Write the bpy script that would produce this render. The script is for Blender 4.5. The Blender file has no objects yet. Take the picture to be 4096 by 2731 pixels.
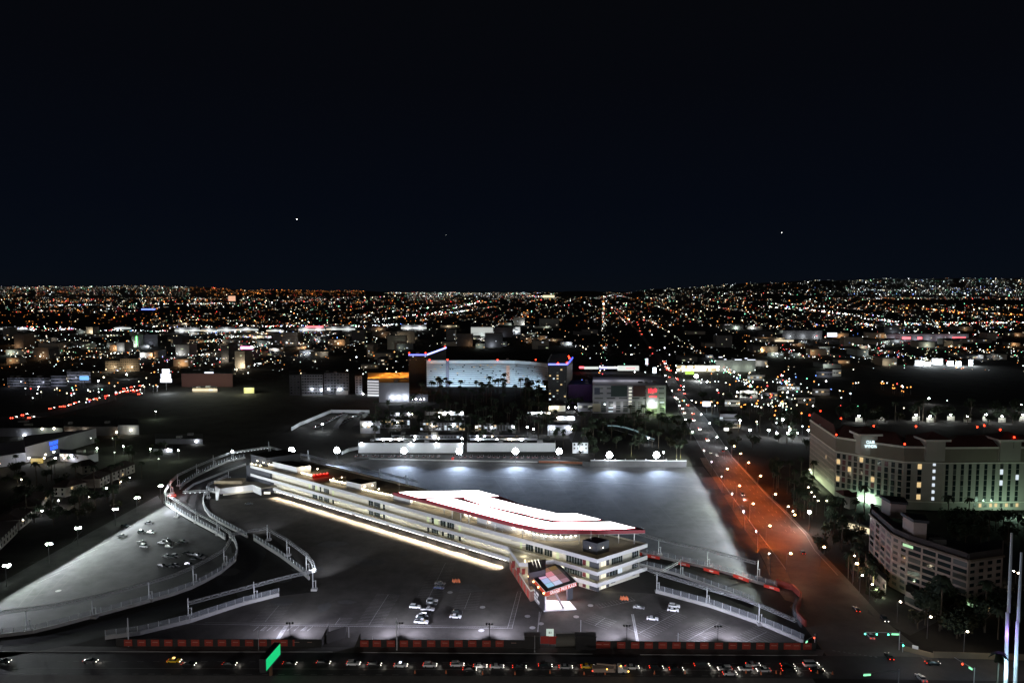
import bpy, math, random
from mathutils import Vector
random.seed(11)
R = math.radians
S = bpy.context.scene
# ---------------- camera ----------------
F = 4096*24/36; CX, CY = 2048, 1365.5; HC = 130.0
PITCH = math.atan((1365.5-1163)/F); cp, sp = math.cos(PITCH), math.sin(PITCH)
cam = bpy.data.cameras.new('camera'); cam.lens = 24; cam.sensor_width = 36
cam.clip_start = 1; cam.clip_end = 200000
co = bpy.data.objects.new('camera', cam); S.collection.objects.link(co)
co.location = (0, 0, HC); co.rotation_euler = (math.pi/2-PITCH, 0, 0); S.camera = co
# ---------------- sky (night) ----------------
w = bpy.data.worlds.new('World'); S.world = w; w.use_nodes = True
nt = w.node_tree; bg = nt.nodes['Background']
sky = nt.nodes.new('ShaderNodeTexSky'); sky.sky_type = 'NISHITA'; sky.sun_disc = False
sky.sun_elevation = R(-4); sky.sun_rotation = R(180); sky.altitude = 600
bg.inputs['Strength'].default_value = 0.0012
nt.links.new(sky.outputs[0], bg.inputs['Color'])
bg2 = nt.nodes.new('ShaderNodeBackground')
tcw = nt.nodes.new('ShaderNodeTexCoord'); sxyz = nt.nodes.new('ShaderNodeSeparateXYZ'); cr = nt.nodes.new('ShaderNodeValToRGB')
nt.links.new(tcw.outputs['Generated'], sxyz.inputs[0]); nt.links.new(sxyz.outputs['Z'], cr.inputs['Fac'])
e = cr.color_ramp.elements; e[0].position = 0; e[0].color = (.0026,.0040,.0068,1); e[1].position = .5; e[1].color = (.0020,.0022,.0028,1)
for ps_, c_ in ((.03,(.0021,.0036,.0070,1)),(.12,(.0016,.0027,.0058,1)),(.28,(.0016,.0021,.0038,1))):
    q_ = e.new(ps_); q_.color = c_
nt.links.new(cr.outputs[0], bg2.inputs['Color'])
ad = nt.nodes.new('ShaderNodeAddShader')
nt.links.new(bg.outputs[0], ad.inputs[0]); nt.links.new(bg2.outputs[0], ad.inputs[1])
nt.links.new(ad.outputs[0], nt.nodes['World Output'].inputs['Surface'])
# the glow of the bright city strip behind the viewer
sl = bpy.data.lights.new('city_glow', 'SUN'); sl.energy = 0.12; sl.angle = R(20); sl.color = (1, .93, .86)
so = bpy.data.objects.new('city_glow', sl); S.collection.objects.link(so)
so.rotation_euler = (R(78), 0, R(-12))
S.view_settings.view_transform = 'Standard'; S.view_settings.look = 'None'
S.view_settings.exposure = 0; S.view_settings.gamma = 1
S.cycles.use_light_tree = True
S.cycles.sample_clamp_indirect = 4

# ---------------- helpers ----------------
def P(px, py, z=0.0):
    a = (px-CX)/F; b = -(py-CY)/F
    t = (z-HC)/(-sp+b*cp)
    return (a*t, (cp+b*sp)*t)
def P3(px, py, z=0.0):
    x, y = P(px, py, z); return (x, y, z)
def ZH(p, py):
    k = (CY-py)/F
    return HC+p[1]*(k*cp-sp)/(cp+k*sp)
_m = {}
def mat(name, col=(.5,.5,.5), rough=.7, metal=0, em=None, st=0, noise=0, scale=.2, alpha=1, sample=True, spec=None):
    if name in _m: return _m[name]
    m = bpy.data.materials.new(name); m.use_nodes = True; n = m.node_tree
    b = n.nodes['Principled BSDF']
    b.inputs['Base Color'].default_value = (*col, 1); b.inputs['Roughness'].default_value = rough
    b.inputs['Metallic'].default_value = metal
    if spec is not None: b.inputs['Specular IOR Level'].default_value = spec
    if em:
        b.inputs['Emission Color'].default_value = (*em, 1); b.inputs['Emission Strength'].default_value = st
        if not sample: m.cycles.emission_sampling = 'NONE'
    if alpha < 1: b.inputs['Alpha'].default_value = alpha
    if noise:
        tc = n.nodes.new('ShaderNodeTexCoord')
        t1 = n.nodes.new('ShaderNodeTexNoise'); t1.inputs['Scale'].default_value = scale; t1.inputs['Detail'].default_value = 8
        t1.inputs['Roughness'].default_value = .65
        t2 = n.nodes.new('ShaderNodeTexNoise'); t2.inputs['Scale'].default_value = scale*.08; t2.inputs['Detail'].default_value = 4
        n.links.new(tc.outputs['Object'], t1.inputs['Vector']); n.links.new(tc.outputs['Object'], t2.inputs['Vector'])
        mx = n.nodes.new('ShaderNodeMath'); mx.operation = 'ADD'
        n.links.new(t1.outputs['Fac'], mx.inputs[0]); n.links.new(t2.outputs['Fac'], mx.inputs[1])
        mr = n.nodes.new('ShaderNodeMapRange'); mr.inputs['From Min'].default_value = .7; mr.inputs['From Max'].default_value = 1.3
        mr.inputs['To Min'].default_value = 1-noise; mr.inputs['To Max'].default_value = 1+noise
        n.links.new(mx.outputs[0], mr.inputs['Value'])
        vm = n.nodes.new('ShaderNodeVectorMath'); vm.operation = 'SCALE'; vm.inputs[0].default_value = col
        n.links.new(mr.outputs['Result'], vm.inputs['Scale']); n.links.new(vm.outputs['Vector'], b.inputs['Base Color'])
    _m[name] = m; return m
def emat(name, col, st, sample=False):
    return mat(name, (.05,.05,.05), .6, em=col, st=st, sample=sample)
class MB:
    def __init__(s): s.v = []; s.f = []; s.m = []
    def poly(s, pts, mi=0):
        n = len(s.v); s.v += [tuple(p) for p in pts]; s.f.append(tuple(range(n, n+len(pts)))); s.m.append(mi); return s
    def hull(s, bot, top, mi=0, caps=True):
        n = len(bot); b = len(s.v); s.v += [tuple(p) for p in bot]+[tuple(p) for p in top]
        for i in range(n):
            j = (i+1) % n; s.f.append((b+i, b+j, b+n+j, b+n+i)); s.m.append(mi)
        if caps:
            s.f.append(tuple(range(b+n-1, b-1, -1))); s.m.append(mi); s.f.append(tuple(range(b+n, b+2*n))); s.m.append(mi)
        return s
    def prism(s, pts, z0, z1, mi=0):
        return s.hull([(p[0], p[1], z0) for p in pts], [(p[0], p[1], z1) for p in pts], mi)
    def box(s, x0, x1, y0, y1, z0, z1, mi=0):
        return s.prism([(x0,y0),(x1,y0),(x1,y1),(x0,y1)], z0, z1, mi)
    def wall(s, a, b, th, z0, z1, mi=0):
        dx, dy = b[0]-a[0], b[1]-a[1]; l = math.hypot(dx, dy) or 1; nx, ny = -dy/l*th/2, dx/l*th/2
        return s.prism([(a[0]+nx,a[1]+ny),(a[0]-nx,a[1]-ny),(b[0]-nx,b[1]-ny),(b[0]+nx,b[1]+ny)], z0, z1, mi)
    def tube(s, a, b, r, n=4, r2=None, mi=0):
        a = Vector(a); b = Vector(b); d = (b-a)
        if d.length < 1e-6: return s
        d.normalize(); u = d.orthogonal().normalized(); v = d.cross(u); r2 = r if r2 is None else r2
        c = [(math.cos(2*math.pi*i/n+math.pi/4), math.sin(2*math.pi*i/n+math.pi/4)) for i in range(n)]
        return s.hull([a+(u*x+v*y)*r for x, y in c], [b+(u*x+v*y)*r2 for x, y in c], mi)
    def octa(s, c, r, mi=0, rz=None):
        b = len(s.v); x, y, z = c; rz = rz or r
        s.v += [(x+r,y,z),(x,y+r,z),(x-r,y,z),(x,y-r,z),(x,y,z+rz),(x,y,z-rz)]
        for i in range(4):
            j = (i+1) % 4; s.f += [(b+i,b+j,b+4),(b+j,b+i,b+5)]; s.m += [mi, mi]
        return s
    def ball(s, c, r, mi=0, n=8, k=5, sz=1):
        b = len(s.v); x, y, z = c
        for i in range(k+1):
            a = math.pi*i/k
            for j in range(n): t = 2*math.pi*j/n; s.v.append((x+r*math.sin(a)*math.cos(t), y+r*math.sin(a)*math.sin(t), z+r*sz*math.cos(a)))
        for i in range(k):
            for j in range(n): q = (j+1) % n; s.f.append((b+i*n+j, b+i*n+q, b+(i+1)*n+q, b+(i+1)*n+j)); s.m.append(mi)
        return s
    def build(s, name, mats, parent=None, o=(0,0,0)):
        me = bpy.data.meshes.new(name)
        if parent is not None and o == (0,0,0): o = tuple(WO.get(parent.name, (0,0,0)))
        me.from_pydata([(v[0]-o[0], v[1]-o[1], v[2]-o[2]) for v in s.v], [], s.f)
        if not isinstance(mats, (list, tuple)): mats = [mats]
        for m in mats: me.materials.append(m)
        if len(mats) > 1: me.polygons.foreach_set('material_index', s.m)
        me.update()
        ob = bpy.data.objects.new(name, me); S.collection.objects.link(ob)
        if parent is not None: ob.parent = parent; WO[ob.name] = o
        else: ob.location = o; WO[ob.name] = o
        return ob
WO = {}
def tag(o, label=None, cat=None, group=None, kind=None):
    if label: o['label'] = label
    if cat: o['category'] = cat
    if group: o['group'] = group
    if kind: o['kind'] = kind
    return o
def thing(name, label, cat, loc=(0,0,0), group=None):
    o = bpy.data.objects.new(name, None); S.collection.objects.link(o); o.location = loc
    o.empty_display_size = .5; WO[o.name] = tuple(loc)
    return tag(o, label, cat, group)
def struct(name, mb, m): return tag(mb.build(name, m), kind='structure')
KIDS = {}
def dup(root, loc, rz=0, label=None, group=None, sc=1, cat=None):
    r = root.copy(); S.collection.objects.link(r); r.location = loc; r.rotation_euler = (0,0,rz); r.scale = (sc,sc,sc)
    if label: r['label'] = label
    if group: r['group'] = group
    if cat: r['category'] = cat
    for ch in root.children:
        c = ch.copy(); S.collection.objects.link(c); c.parent = r
        for g in ch.children:
            d = g.copy(); S.collection.objects.link(d); d.parent = c
    return r
class Proto:
    """first place() moves the prototype itself, later ones copy it"""
    def __init__(s, root): s.r = root; s.used = False
    def place(s, loc, rz=0, label=None, group=None, sc=1, cat=None):
        if s.used: return dup(s.r, loc, rz, label, group, sc, cat)
        s.used = True; r = s.r; r.location = loc; r.rotation_euler = (0,0,rz); r.scale = (sc,sc,sc)
        if label: r['label'] = label
        if group: r['group'] = group
        if cat: r['category'] = cat
        return r
def light(kind, parent, loc, power, col=(1,1,1), size=.5, aim=None, spot=90, blend=.3, spread=None, sx=None, sy=None, name='lamp_light'):
    l = bpy.data.lights.new(name, kind); l.energy = power; l.color = col
    if kind == 'AREA':
        l.shape = 'RECTANGLE'; l.size = sx; l.size_y = sy
        if spread: l.spread = R(spread)
    else: l.shadow_soft_size = size
    if kind == 'SPOT': l.spot_size = R(spot); l.spot_blend = blend
    o = bpy.data.objects.new(name, l); S.collection.objects.link(o)
    wo = WO.get(parent.name, (0,0,0)) if parent else (0,0,0)
    o.location = (loc[0]-wo[0], loc[1]-wo[1], loc[2]-wo[2])
    if aim is not None:
        o.rotation_euler = (Vector(aim)-Vector(loc)).to_track_quat('-Z', 'Y').to_euler()
    if parent: o.parent = parent
    o.visible_camera = False
    return o
def text(name, s, parent, m, origin, xd, yd, width, height, ext=.15, shear=0, sp_=1.0, bold=.0):
    cu = bpy.data.curves.new(name, 'FONT'); cu.body = s; cu.extrude = .02; cu.shear = shear; cu.space_character = sp_; cu.offset = bold
    t = bpy.data.objects.new('t', cu); S.collection.objects.link(t)
    bpy.context.view_layer.update()
    me = bpy.data.meshes.new_from_object(t.evaluated_get(bpy.context.evaluated_depsgraph_get()))
    bpy.data.objects.remove(t)
    xs = [v.co.x for v in me.vertices]; ys = [v.co.y for v in me.vertices]
    x0, x1, y0, y1 = min(xs), max(xs), min(ys), max(ys)
    X = Vector(xd).normalized(); Y = Vector(yd).normalized(); N = X.cross(Y).normalized(); O_ = Vector(origin)
    wo = Vector(WO.get(parent.name, (0,0,0)))
    for v in me.vertices:
        v.co = O_ + X*((v.co.x-x0)/(x1-x0)*width) + Y*((v.co.y-y0)/(y1-y0)*height) + N*(ext if v.co.z > 0 else .02) - wo
    me.materials.clear(); me.materials.append(m)
    o = bpy.data.objects.new(name, me); S.collection.objects.link(o); o.parent = parent
    return o
ORD = ['first','second','third','fourth','fifth','sixth','seventh','eighth','ninth','tenth','eleventh','twelfth','thirteenth','fourteenth','fifteenth',
 'sixteenth','seventeenth','eighteenth','nineteenth','twentieth'] + ['twenty-'+x for x in ['first','second','third','fourth','fifth','sixth','seventh','eighth','ninth']] + \
 ['thirtieth'] + ['thirty-'+x for x in ['first','second','third','fourth','fifth','sixth','seventh','eighth','ninth']] + ['fortieth'] + \
 ['forty-'+x for x in ['first','second','third','fourth','fifth','sixth','seventh','eighth','ninth']] + ['fiftieth'] + ['fifty-'+x for x in ['first','second','third','fourth','fifth','sixth','seventh','eighth','ninth']] + ['sixtieth']

# ---------------- materials ----------------
M_earth = mat('dark_earth', (.04,.038,.036), .95, noise=.5, scale=.05, spec=.1)
M_asph = mat('asphalt', (.085,.085,.09), .85, noise=.42, scale=.12, spec=.2)
M_plaza = mat('plaza_asphalt', (.075,.07,.066), .85, noise=.42, scale=.15, spec=.2)
M_track = mat('track_asphalt', (.028,.028,.031), .8, noise=.3, scale=.3, spec=.25)
M_road = mat('road_asphalt', (.05,.05,.052), .7, noise=.3, scale=.3, spec=.35)
M_conc = mat('concrete', (.32,.32,.32), .85, noise=.15, scale=.5)
M_walk = mat('pavement', (.13,.125,.12), .9, noise=.25, scale=.4)
M_paint = mat('white_paint', (.27,.27,.27), .7, noise=.35, scale=1)
M_white = mat('white_render', (.74,.75,.78), .6, noise=.05, scale=.3)
M_cream = mat('cream_render', (.7,.68,.6), .7, noise=.06, scale=.4)
M_char = mat('charcoal_cladding', (.055,.06,.075), .5, noise=.12, scale=.4)
M_roof = mat('roof_membrane', (.28,.25,.2), .9, noise=.2, scale=.3)
M_dkroof = mat('dark_roof', (.03,.03,.034), .8, noise=.3, scale=.3)
M_glass = mat('dark_glass', (.015,.025,.027), .12, spec=.7)
M_steel = mat('galvanised_steel', (.5,.52,.54), .5, .3)
M_pole = mat('pole_grey', (.1,.1,.11), .6)
M_dark = mat('black_metal', (.02,.02,.022), .5)
M_red = mat('red_panel', (.42,.03,.02), .6)
M_orng = mat('red_orange_fascia', (.6,.05,.015), .5)
M_fence = mat('dark_fence', (.022,.02,.02), .8)
M_net = mat('fence_mesh', (.35,.38,.42), .6, .3, alpha=.16)
M_litwin = emat('lit_window', (.75,.85,.5), .75)
M_warmwin = emat('warm_lit_window', (1,.7,.33), .8)
M_coolwin = emat('cool_lit_window', (.8,.9,1), .9)
M_lampw = emat('white_lamp', (.9,.96,1), 60)
M_lampc = emat('pale_green_lamp', (.85,1,.85), 60)
M_lampo = emat('sodium_lamp', (1,.62,.28), 25)
M_lampwarm = emat('warm_lamp', (1,.86,.6), 22)
M_leaf = mat('foliage', (.05,.066,.045), .9, noise=.5, scale=.6, spec=.1)
M_leaf2 = mat('dry_foliage', (.045,.045,.028), .9, noise=.5, scale=.6, spec=.1)
M_trunk = mat('bark', (.07,.055,.04), .9, noise=.3, scale=2)
M_tyre = mat('tyre', (.012,.012,.012), .9)

# ---------------- ground and surfaces ----------------
g = MB(); L0 = 90000
g.poly([(-L0,-2000,0),(L0,-2000,0),(L0,L0,0),(-L0,L0,0)]); struct('ground', g, M_earth)
def sheet(name, px, z, m):
    g = MB(); g.poly([P3(x, y)[:2]+(z,) for x, y in px]); return struct(name, g, m)
sheet('left_car_park', [(-500,2600),(0,2546),(134,2531),(344,2477),(597,2408),(764,2357),(883,2295),(930,2250),(925,2185),(902,2160),(800,2107),(740,2074),(652,2015),(631,1981),(236,2197),(0,2330),(-500,2620-20)], .004, M_asph)
sheet('back_car_park', [(1365,1856),(1476,1836),(2112,1853),(2363,1864),(2812,1866),(2859,1922),(2968,2101),(3021,2178),(3080,2300),(3100,2350),(2995,2326),(2829,2270),(2540,2205),(2300,2150),(1672,1990)], .004, M_asph)
sheet('front_plaza', [(835,1995),(1100,1990),(1300,2040),(2400,2360),(2640,2375),(2840,2427),(3044,2498),(3225,2575),(3225,2588),(500,2588),(560,2548),(650,2515),(761,2489),(900,2443),(978,2417),(1116,2383),(1262,2366),(1240,2300),(1140,2190),(1075,2140),(990,2150),(861,2087),(812,2010)], .008, M_plaza)
def ribbon(name, Lp, Rp, z, m):
    g = MB()
    for i in range(len(Lp)-1):
        g.poly([P(*Lp[i])+(z,), P(*Rp[i])+(z,), P(*Rp[i+1])+(z,), P(*Lp[i+1])+(z,)])
    return struct(name, g, m)
def cribbon(name, pts, wd, z, m):
    q = [Vector(P(*p)) for p in pts]; g = MB(); Ls = []; Rs = []
    for i in range(len(q)):
        a = q[max(0,i-1)]; b = q[min(len(q)-1,i+1)]; d = (b-a).normalized(); n = Vector((-d.y, d.x))*wd/2
        Ls.append(q[i]+n); Rs.append(q[i]-n)
    for i in range(len(q)-1): g.poly([(*Ls[i],z),(*Rs[i],z),(*Rs[i+1],z),(*Ls[i+1],z)])
    return struct(name, g, m)
cribbon('race_track', [(3150,2430),(2950,2362),(2750,2300),(2560,2245),(2200,2120),(1800,1995),(1500,1905),(1300,1860),(1150,1838),(1030,1836),(920,1872),(830,1920),(765,1975),(760,2020),(800,2062),(900,2120),(985,2165),(1010,2215),(985,2270),(900,2340),(760,2405),(560,2475),(300,2545),(0,2600)], 13, .016, M_track)
sheet('front_verge', [(-600,2570),(500,2586),(3225,2590),(3300,2598),(3290,2621),(2900,2619),(2100,2612),(1000,2607),(-600,2606)], .012, M_walk)
sheet('avenue', [(-900,2606),(1000,2607),(2100,2612),(2900,2619),(3290,2621),(5200,2640),(5600,2745),(3300,2712),(2000,2702),(-1100,2696)], .016, M_road)
g = MB()
for a, b in [((-600,2604),(1330,2606)),((1440,2608),(2370,2614)),((2560,2617),(3270,2620))]:
    g.wall(P(*a), P(*b), .3, .01, .16)
struct('kerb', g, M_conc)
sheet('near_pavement', [(-1100,2696),(2000,2702),(3250,2712),(3300,2790),(-1300,2790)], .02, M_walk)
Lb = [(3320,2640),(3225,2480),(3144,2277),(3080,2190),(3014,2105),(2940,2000),(2878,1913),(2825,1830),(2775,1740),(2735,1668),(2690,1580),(2655,1500),(2625,1430),(2560,1340),(2480,1250),(2420,1205)]
Rb = [(3700,2640),(3520,2490),(3351,2300),(3259,2200),(3223,2138),(3130,2040),(3054,1966),(2931,1830),(2870,1740),(2820,1668),(2735,1580),(2690,1500),(2648,1430),(2572,1340),(2486,1250),(2424,1205)]
ribbon('boulevard', Lb, Rb, .008, mat('boulevard_asphalt', (.11,.10,.095), .75, noise=.45, scale=.12, spec=.3))
ribbon('west_verge', [(3290,2600),(3200,2480),(3090,2330),(3060,2250),(3021,2178),(2968,2101),(2859,1922),(2812,1856),(2800,1830)], [(3320,2640),(3225,2480),(3144,2277),(3080,2190),(3014,2105),(2940,2000),(2878,1913),(2840,1856),(2825,1830)], .004, mat('bare_verge', (.16,.13,.1), .95, noise=.5, scale=.3))
ribbon('east_pavement', [(3700,2640),(3520,2490),(3351,2300),(3259,2200),(3223,2138),(3130,2040),(3054,1966),(2931,1830)], [(3735,2640),(3550,2490),(3376,2300),(3278,2200),(3238,2138),(3142,2040),(3062,1966),(2937,1830)], .02, M_walk)
ribbon('side_road', [(0,1668),(200,1645),(390,1597),(560,1555),(640,1528),(760,1500)], [(0,1695),(230,1658),(420,1610),(590,1568),(680,1540),(800,1508)], .008, M_road)
sheet('motel_car_park', [(1420,1832),(1450,1815),(2290,1826),(2320,1838),(2112,1850),(1476,1834)], .008, M_asph)
sheet('hotel_drive', [(3545,2345),(3650,2400),(3780,2470),(3640,2540),(3560,2500),(3470,2450),(3480,2380)], .012, M_road)
# median with kerb in the boulevard, lane dashes
g = MB()
def dashes(a, b, n, wd, fill=.4, z=.022):
    A = Vector(P(*a)); B = Vector(P(*b)); d = B-A; u = d.normalized(); nn = Vector((-u.y,u.x))*wd/2
    for i in range(n):
        p = A+d*(i/n); q = A+d*((i+fill)/n)
        g.poly([(*(p+nn),z),(*(p-nn),z),(*(q-nn),z),(*(q+nn),z)])
for fx in (.2,.36,.64,.8):
    for i in range(4, 9):
        a = Lb[i]; b = Rb[i]; c = Lb[i+1]; d = Rb[i+1]
        dashes((a[0]+(b[0]-a[0])*fx, a[1]+(b[1]-a[1])*fx), (c[0]+(d[0]-c[0])*fx, c[1]+(d[1]-c[1])*fx), 5, .25)
for yy, x0, x1 in [(2640,-600,3250),(2690,-700,3200)]:
    dashes((x0,yy), (x1,yy+12), 60, .15)
dashes((-600,2668),(3250,2680), 1, .2, 1)
dashes((3330,2600),(3520,2628),9,.5,.5)
struct('lane_markings', g, M_paint)
g = MB()
for l_ in (Lb, Rb):
    for a, b in zip(l_[2:11], l_[3:12]): g.wall(P(*a), P(*b), .35, .01, .16)
struct('kerb', g, M_conc)
# car park markings
g = MB()
def bays(a, b, n, ln=5.2, both=True, wd=.08, ang=0):
    A = Vector(P(*a)); B = Vector(P(*b)); d = B-A; u = d.normalized(); nn = Vector((-u.y,u.x))
    g.poly([(*(A+nn*wd),.016),(*(A-nn*wd),.016),(*(B-nn*wd),.016),(*(B+nn*wd),.016)])
    for i in range(n+1):
        p = A+d*(i/n)
        for sg in ((1,-1) if both else (1,)):
            q = p+nn*sg*ln+u*ang
            g.poly([(*(p+u*wd*.6),.02),(*(p-u*wd*.6),.02),(*(q-u*wd*.6),.02),(*(q+u*wd*.6),.02)])
def ln(a, b, wd=.13):
    A = Vector(P(*a)); B = Vector(P(*b)); u = (B-A).normalized(); nn = Vector((-u.y,u.x))*wd
    g.poly([(*(A+nn),.024),(*(A-nn),.024),(*(B-nn),.024),(*(B+nn),.024)])
bays((1553,2377),(1475,2499),22); bays((1888,2358),(1858,2434),12); bays((1782,2250),(1712,2395),24)
bays((1120,2415),(1060,2485),12); bays((1360,2470),(1340,2497),5, both=False)
bays((2705,2450),(2555,2532),16); bays((2875,2490),(2750,2560),15); bays((3068,2525),(2975,2570),9)
bays((2420,2470),(2380,2500),5); bays((2400,2430),(2540,2400),12,3.5,False)
ln((2085,2365),(2048,2512),.1); ln((2070,2365),(2030,2512),.1)
for i in range(24):
    t = i/24; ln((2070-40*t, 2365+147*t),(2085-37*t, 2365+147*t),.06)
ln((2527,2455),(2548,2568),.22); ln((2533,2455),(2554,2568),.22)
for q in range(9):
    x0 = 1035+q*27
    ln((x0,2504),(x0-22,2522),.12)
    if q % 3 == 1:
        for k in range(6): ln((x0-3-k*3,2506+k*3),(x0+9-k*3,2506+k*3),.1)
for k in range(10): ln((1140-k*3.6,2504+k*5.4),(1150-k*3.6,2504+k*5.4),.35)
ln((1139,2501),(1103,2558),.18); ln((1152,2501),(1116,2558),.18)
ln((700,2493),(2050,2512),.12); ln((820,2488),(2050,2506),.08)
for q in range(150):
    x0 = 1000+q*7; ln((x0,2497+(x0-1000)*.0115),(x0+6,2501+(x0-1000)*.0115),.05)
ln((2158,2445),(2148,2560),.2); ln((2165,2445),(2155,2490),.1)
# back lot and left lot bay lines
for q in range(7):
    ln((1700+q*150,1890+q*8),(1990+q*150,1905+q*8),.06)
for q in range(9):
    x0 = 150+q*50; ln((x0,2330-q*32),(x0+90,2290-q*32),.06)
struct('parking_lines', g, M_paint)
g = MB()
def strip(a, b, wd, z=.012):
    A = Vector(P(*a)); B2 = Vector(P(*b)); u = (B2-A).normalized(); nn = Vector((-u.y,u.x))*wd
    g.poly([(*(A+nn),z),(*(A-nn),z),(*(B2-nn),z),(*(B2+nn),z)])
rs = random.Random(4)
for k in range(13): strip((1700+k*40,1880+k*26),(2700+k*28,1880+k*26),.22)
for k in range(16): strip((1560+k*78,1868),(1700+k*90,2180),.2)
for k in range(11): strip((60+k*62,2440-k*30),(330+k*45,2120+k*1),.16)
for k in range(9): strip((120,2250+k*34),(900,2100+k*34),.14, .0121)
struct('asphalt_seams', g, mat('tar_seam', (.05,.05,.053), .7))
g = MB()
for k in range(44):
    cx_, cy_ = (rs.uniform(1700,2900), rs.uniform(1880,2150)) if k < 26 else (rs.uniform(900,2000), rs.uniform(2150,2500))
    c = Vector(P(cx_, cy_)); a_, b2 = rs.uniform(2,9), rs.uniform(1.5,5)
    g.poly([(c.x+(a_*math.cos(t_*.63))*rs.uniform(.8,1.2), c.y+(b2*math.sin(t_*.63))*rs.uniform(.8,1.2), .0135+k*.0001) for t_ in range(10)])
struct('asphalt_patches', g, mat('asphalt_patch', (.055,.055,.056), .8, noise=.4, scale=.4))
g = MB()
for q in [(2110,2463),(1925,2520),(2048+590/2.297,2151+722/2.297),(2164,2493),(2130,2509),(233,2362),(1800,2368),(1930,2427),(2362,2420)]:
    c = P(*q); g.prism([(c[0]+1.2*math.cos(a*.785), c[1]+1.2*math.sin(a*.785)) for a in range(8)], .01, .05)
struct('manhole_covers', g, M_conc)

# ================= paddock building =================
O = Vector((36.5, 283.8)); AU = R(142.85); AW = R(36.155)
U = Vector((math.cos(AU), math.sin(AU))); Wd = Vector((math.cos(AW), math.sin(AW)))
def L(s, t): q = O+U*s+Wd*t; return (q.x, q.y)
def L3(s, t, z): q = L(s, t); return (q[0], q[1], z)
def loc(p):
    dx, dy = p[0]-O.x, p[1]-O.y; det = U.x*Wd.y-U.y*Wd.x
    return (dx*Wd.y-dy*Wd.x)/det, (U.x*dy-U.y*dx)/det
def SX(px, z, t=0.0):
    k = (px-CX)/F; p = L(0, t)
    return (k*(p[1]*cp-(z-HC)*sp)-p[0])/(U.x-k*U.y*cp)
def TX(px, z, s=0.0):
    k = (px-CX)/F; p = L(s, 0)
    return (k*(p[1]*cp-(z-HC)*sp)-p[0])/(Wd.x-k*Wd.y*cp)
def lbox(mb, s0, s1, t0, t1, z0, z1, mi=0):
    return mb.prism([L(s0,t0),L(s0,t1),L(s1,t1),L(s1,t0)], z0, z1, mi)
B = thing('paddock_building', 'long white three-storey building with lit balconies and a glowing roof canopy', 'building', (O.x, O.y, 0))
SE = 262; TE = 31; FT = 3.2; FS = 3.2
m = MB()
lbox(m, FS, SE, FT, TE-1, 8.6, 14.3); lbox(m, FS, 238, FT, TE-1, 4.0, 8.6); lbox(m, FS, 238, 6, TE-1, 0, 4.0)
lbox(m, 0+FS, 12, FT, 6, 0, 4.0); lbox(m, 238, SE, FT+1, TE-1, 0, 8.6)
m.build('wall', mat('building_wall', (.62,.6,.53), .8, noise=.06, scale=.6), B)
# slabs with parapets
def band(name, z0, z1, s0, s1, right=True, extra=None):
    m = MB(); lbox(m, s0, s1, .25, TE-2 if name == 'roof' else 5, z0, z0+.5)
    lbox(m, s0, s1, 0, .25, z0-.05, z1)
    if right:
        lbox(m, 0, .25, .25, TE, z0-.05, z1)
        if name != 'roof': lbox(m, .25, 4.5, 5, TE, z0, z0+.5)
    return m.build(name, M_white, B)
band('balcony_slab', 3.35, 5.05, 0, 237)
band('balcony_slab', 8.5, 10.2, 0, SE)
m = MB(); lbox(m, 0, SE, 0, .3, 14.05, 15.8); lbox(m, 0, .3, .3, TE, 14.05, 15.8); lbox(m, .3, SE, .3, 4, 14.1, 14.6)
m.build('fascia', M_white, B)
m = MB(); lbox(m, .3, SE, .3, TE, 14.6, 15.1); m.build('roof', M_roof, B)
m = MB(); lbox(m, .3, SE, TE-.3, TE, 15.1, 15.8); m.build('parapet', M_cream, B)
# walkway carpets
for z, s1 in ((3.86, 236), (9.01, SE)):
    m = MB(); lbox(m, .3, s1, .3, FT, z, z+.01+.0); m.build('walkway', mat('walkway_deck', (.42,.38,.28), .9, noise=.1), B)
# glass balustrade behind the parapets: thin rail
for z, s1 in ((5.05, 236), (10.2, SE)):
    m = MB(); m.tube(L3(.5,.5,z+.35), L3(s1,.5,z+.35), .04); m.tube(L3(.5,.5,z+.35), L3(.5,TE-1,z+.35), .04)
    for i in range(int(s1/3)): m.tube(L3(.5+i*3,.5,z-.2), L3(.5+i*3,.5,z+.35), .035)
    m.build('railing', M_dark, B)
# columns under the lowest balcony
cm = MB(); cm.tube((0,0,0),(0,0,3.35),.16,6); c0 = cm.build('column', mat('column_brown', (.06,.035,.03), .7), B, o=(0,0,0.0001))
c0.location = Vector(L3(52, .9, 0))-Vector((O.x,O.y,0))
for i in range(1, 26):
    c = c0.copy(); S.collection.objects.link(c); c.parent = B; c.location = Vector(L3(52+i*7.2, .9, 0))-Vector((O.x,O.y,0))
# windows
wl = 'window'
def win(px0, px1, z0, z1, m, t=FT, face='f', frame=True, name='window', zc=None):
    zc = zc or (z0+z1)/2; mb = MB()
    if face == 'f':
        a, b = sorted((SX(px0, zc, t), SX(px1, zc, t))); lbox(mb, a, b, t-.06, t+.1, z0, z1)
    else:
        a, b = sorted((TX(px0, zc, FS), TX(px1, zc, FS))); lbox(mb, FS-.06, FS+.1, a, b, z0, z1)
    o = mb.build(name, m, B)
    if frame and b-a > 1.6:
        fb = MB(); n = max(1, int((b-a)/1.3)); pr = [(a-.06, z0-.1)]
        for i in range(n+1):
            q = a+(b-a)*i/n
            pr += [(q-.06, z0), (q-.06, z1), (q+.06, z1), (q+.06, z0)]
        pr += [(b+.06, z0-.1)]
        pr = pr[1:] + pr[:1] if False else pr
        if face == 'f': fb.hull([L3(x, t-.07, z) for x, z in pr], [L3(x, t-.14, z) for x, z in pr])
        else: fb.hull([L3(FS-.07, x, z) for x, z in pr], [L3(FS-.14, x, z) for x, z in pr])
        fb.build('frame', M_cream if m is not M_glass else M_steel, o)
    return o
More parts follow.
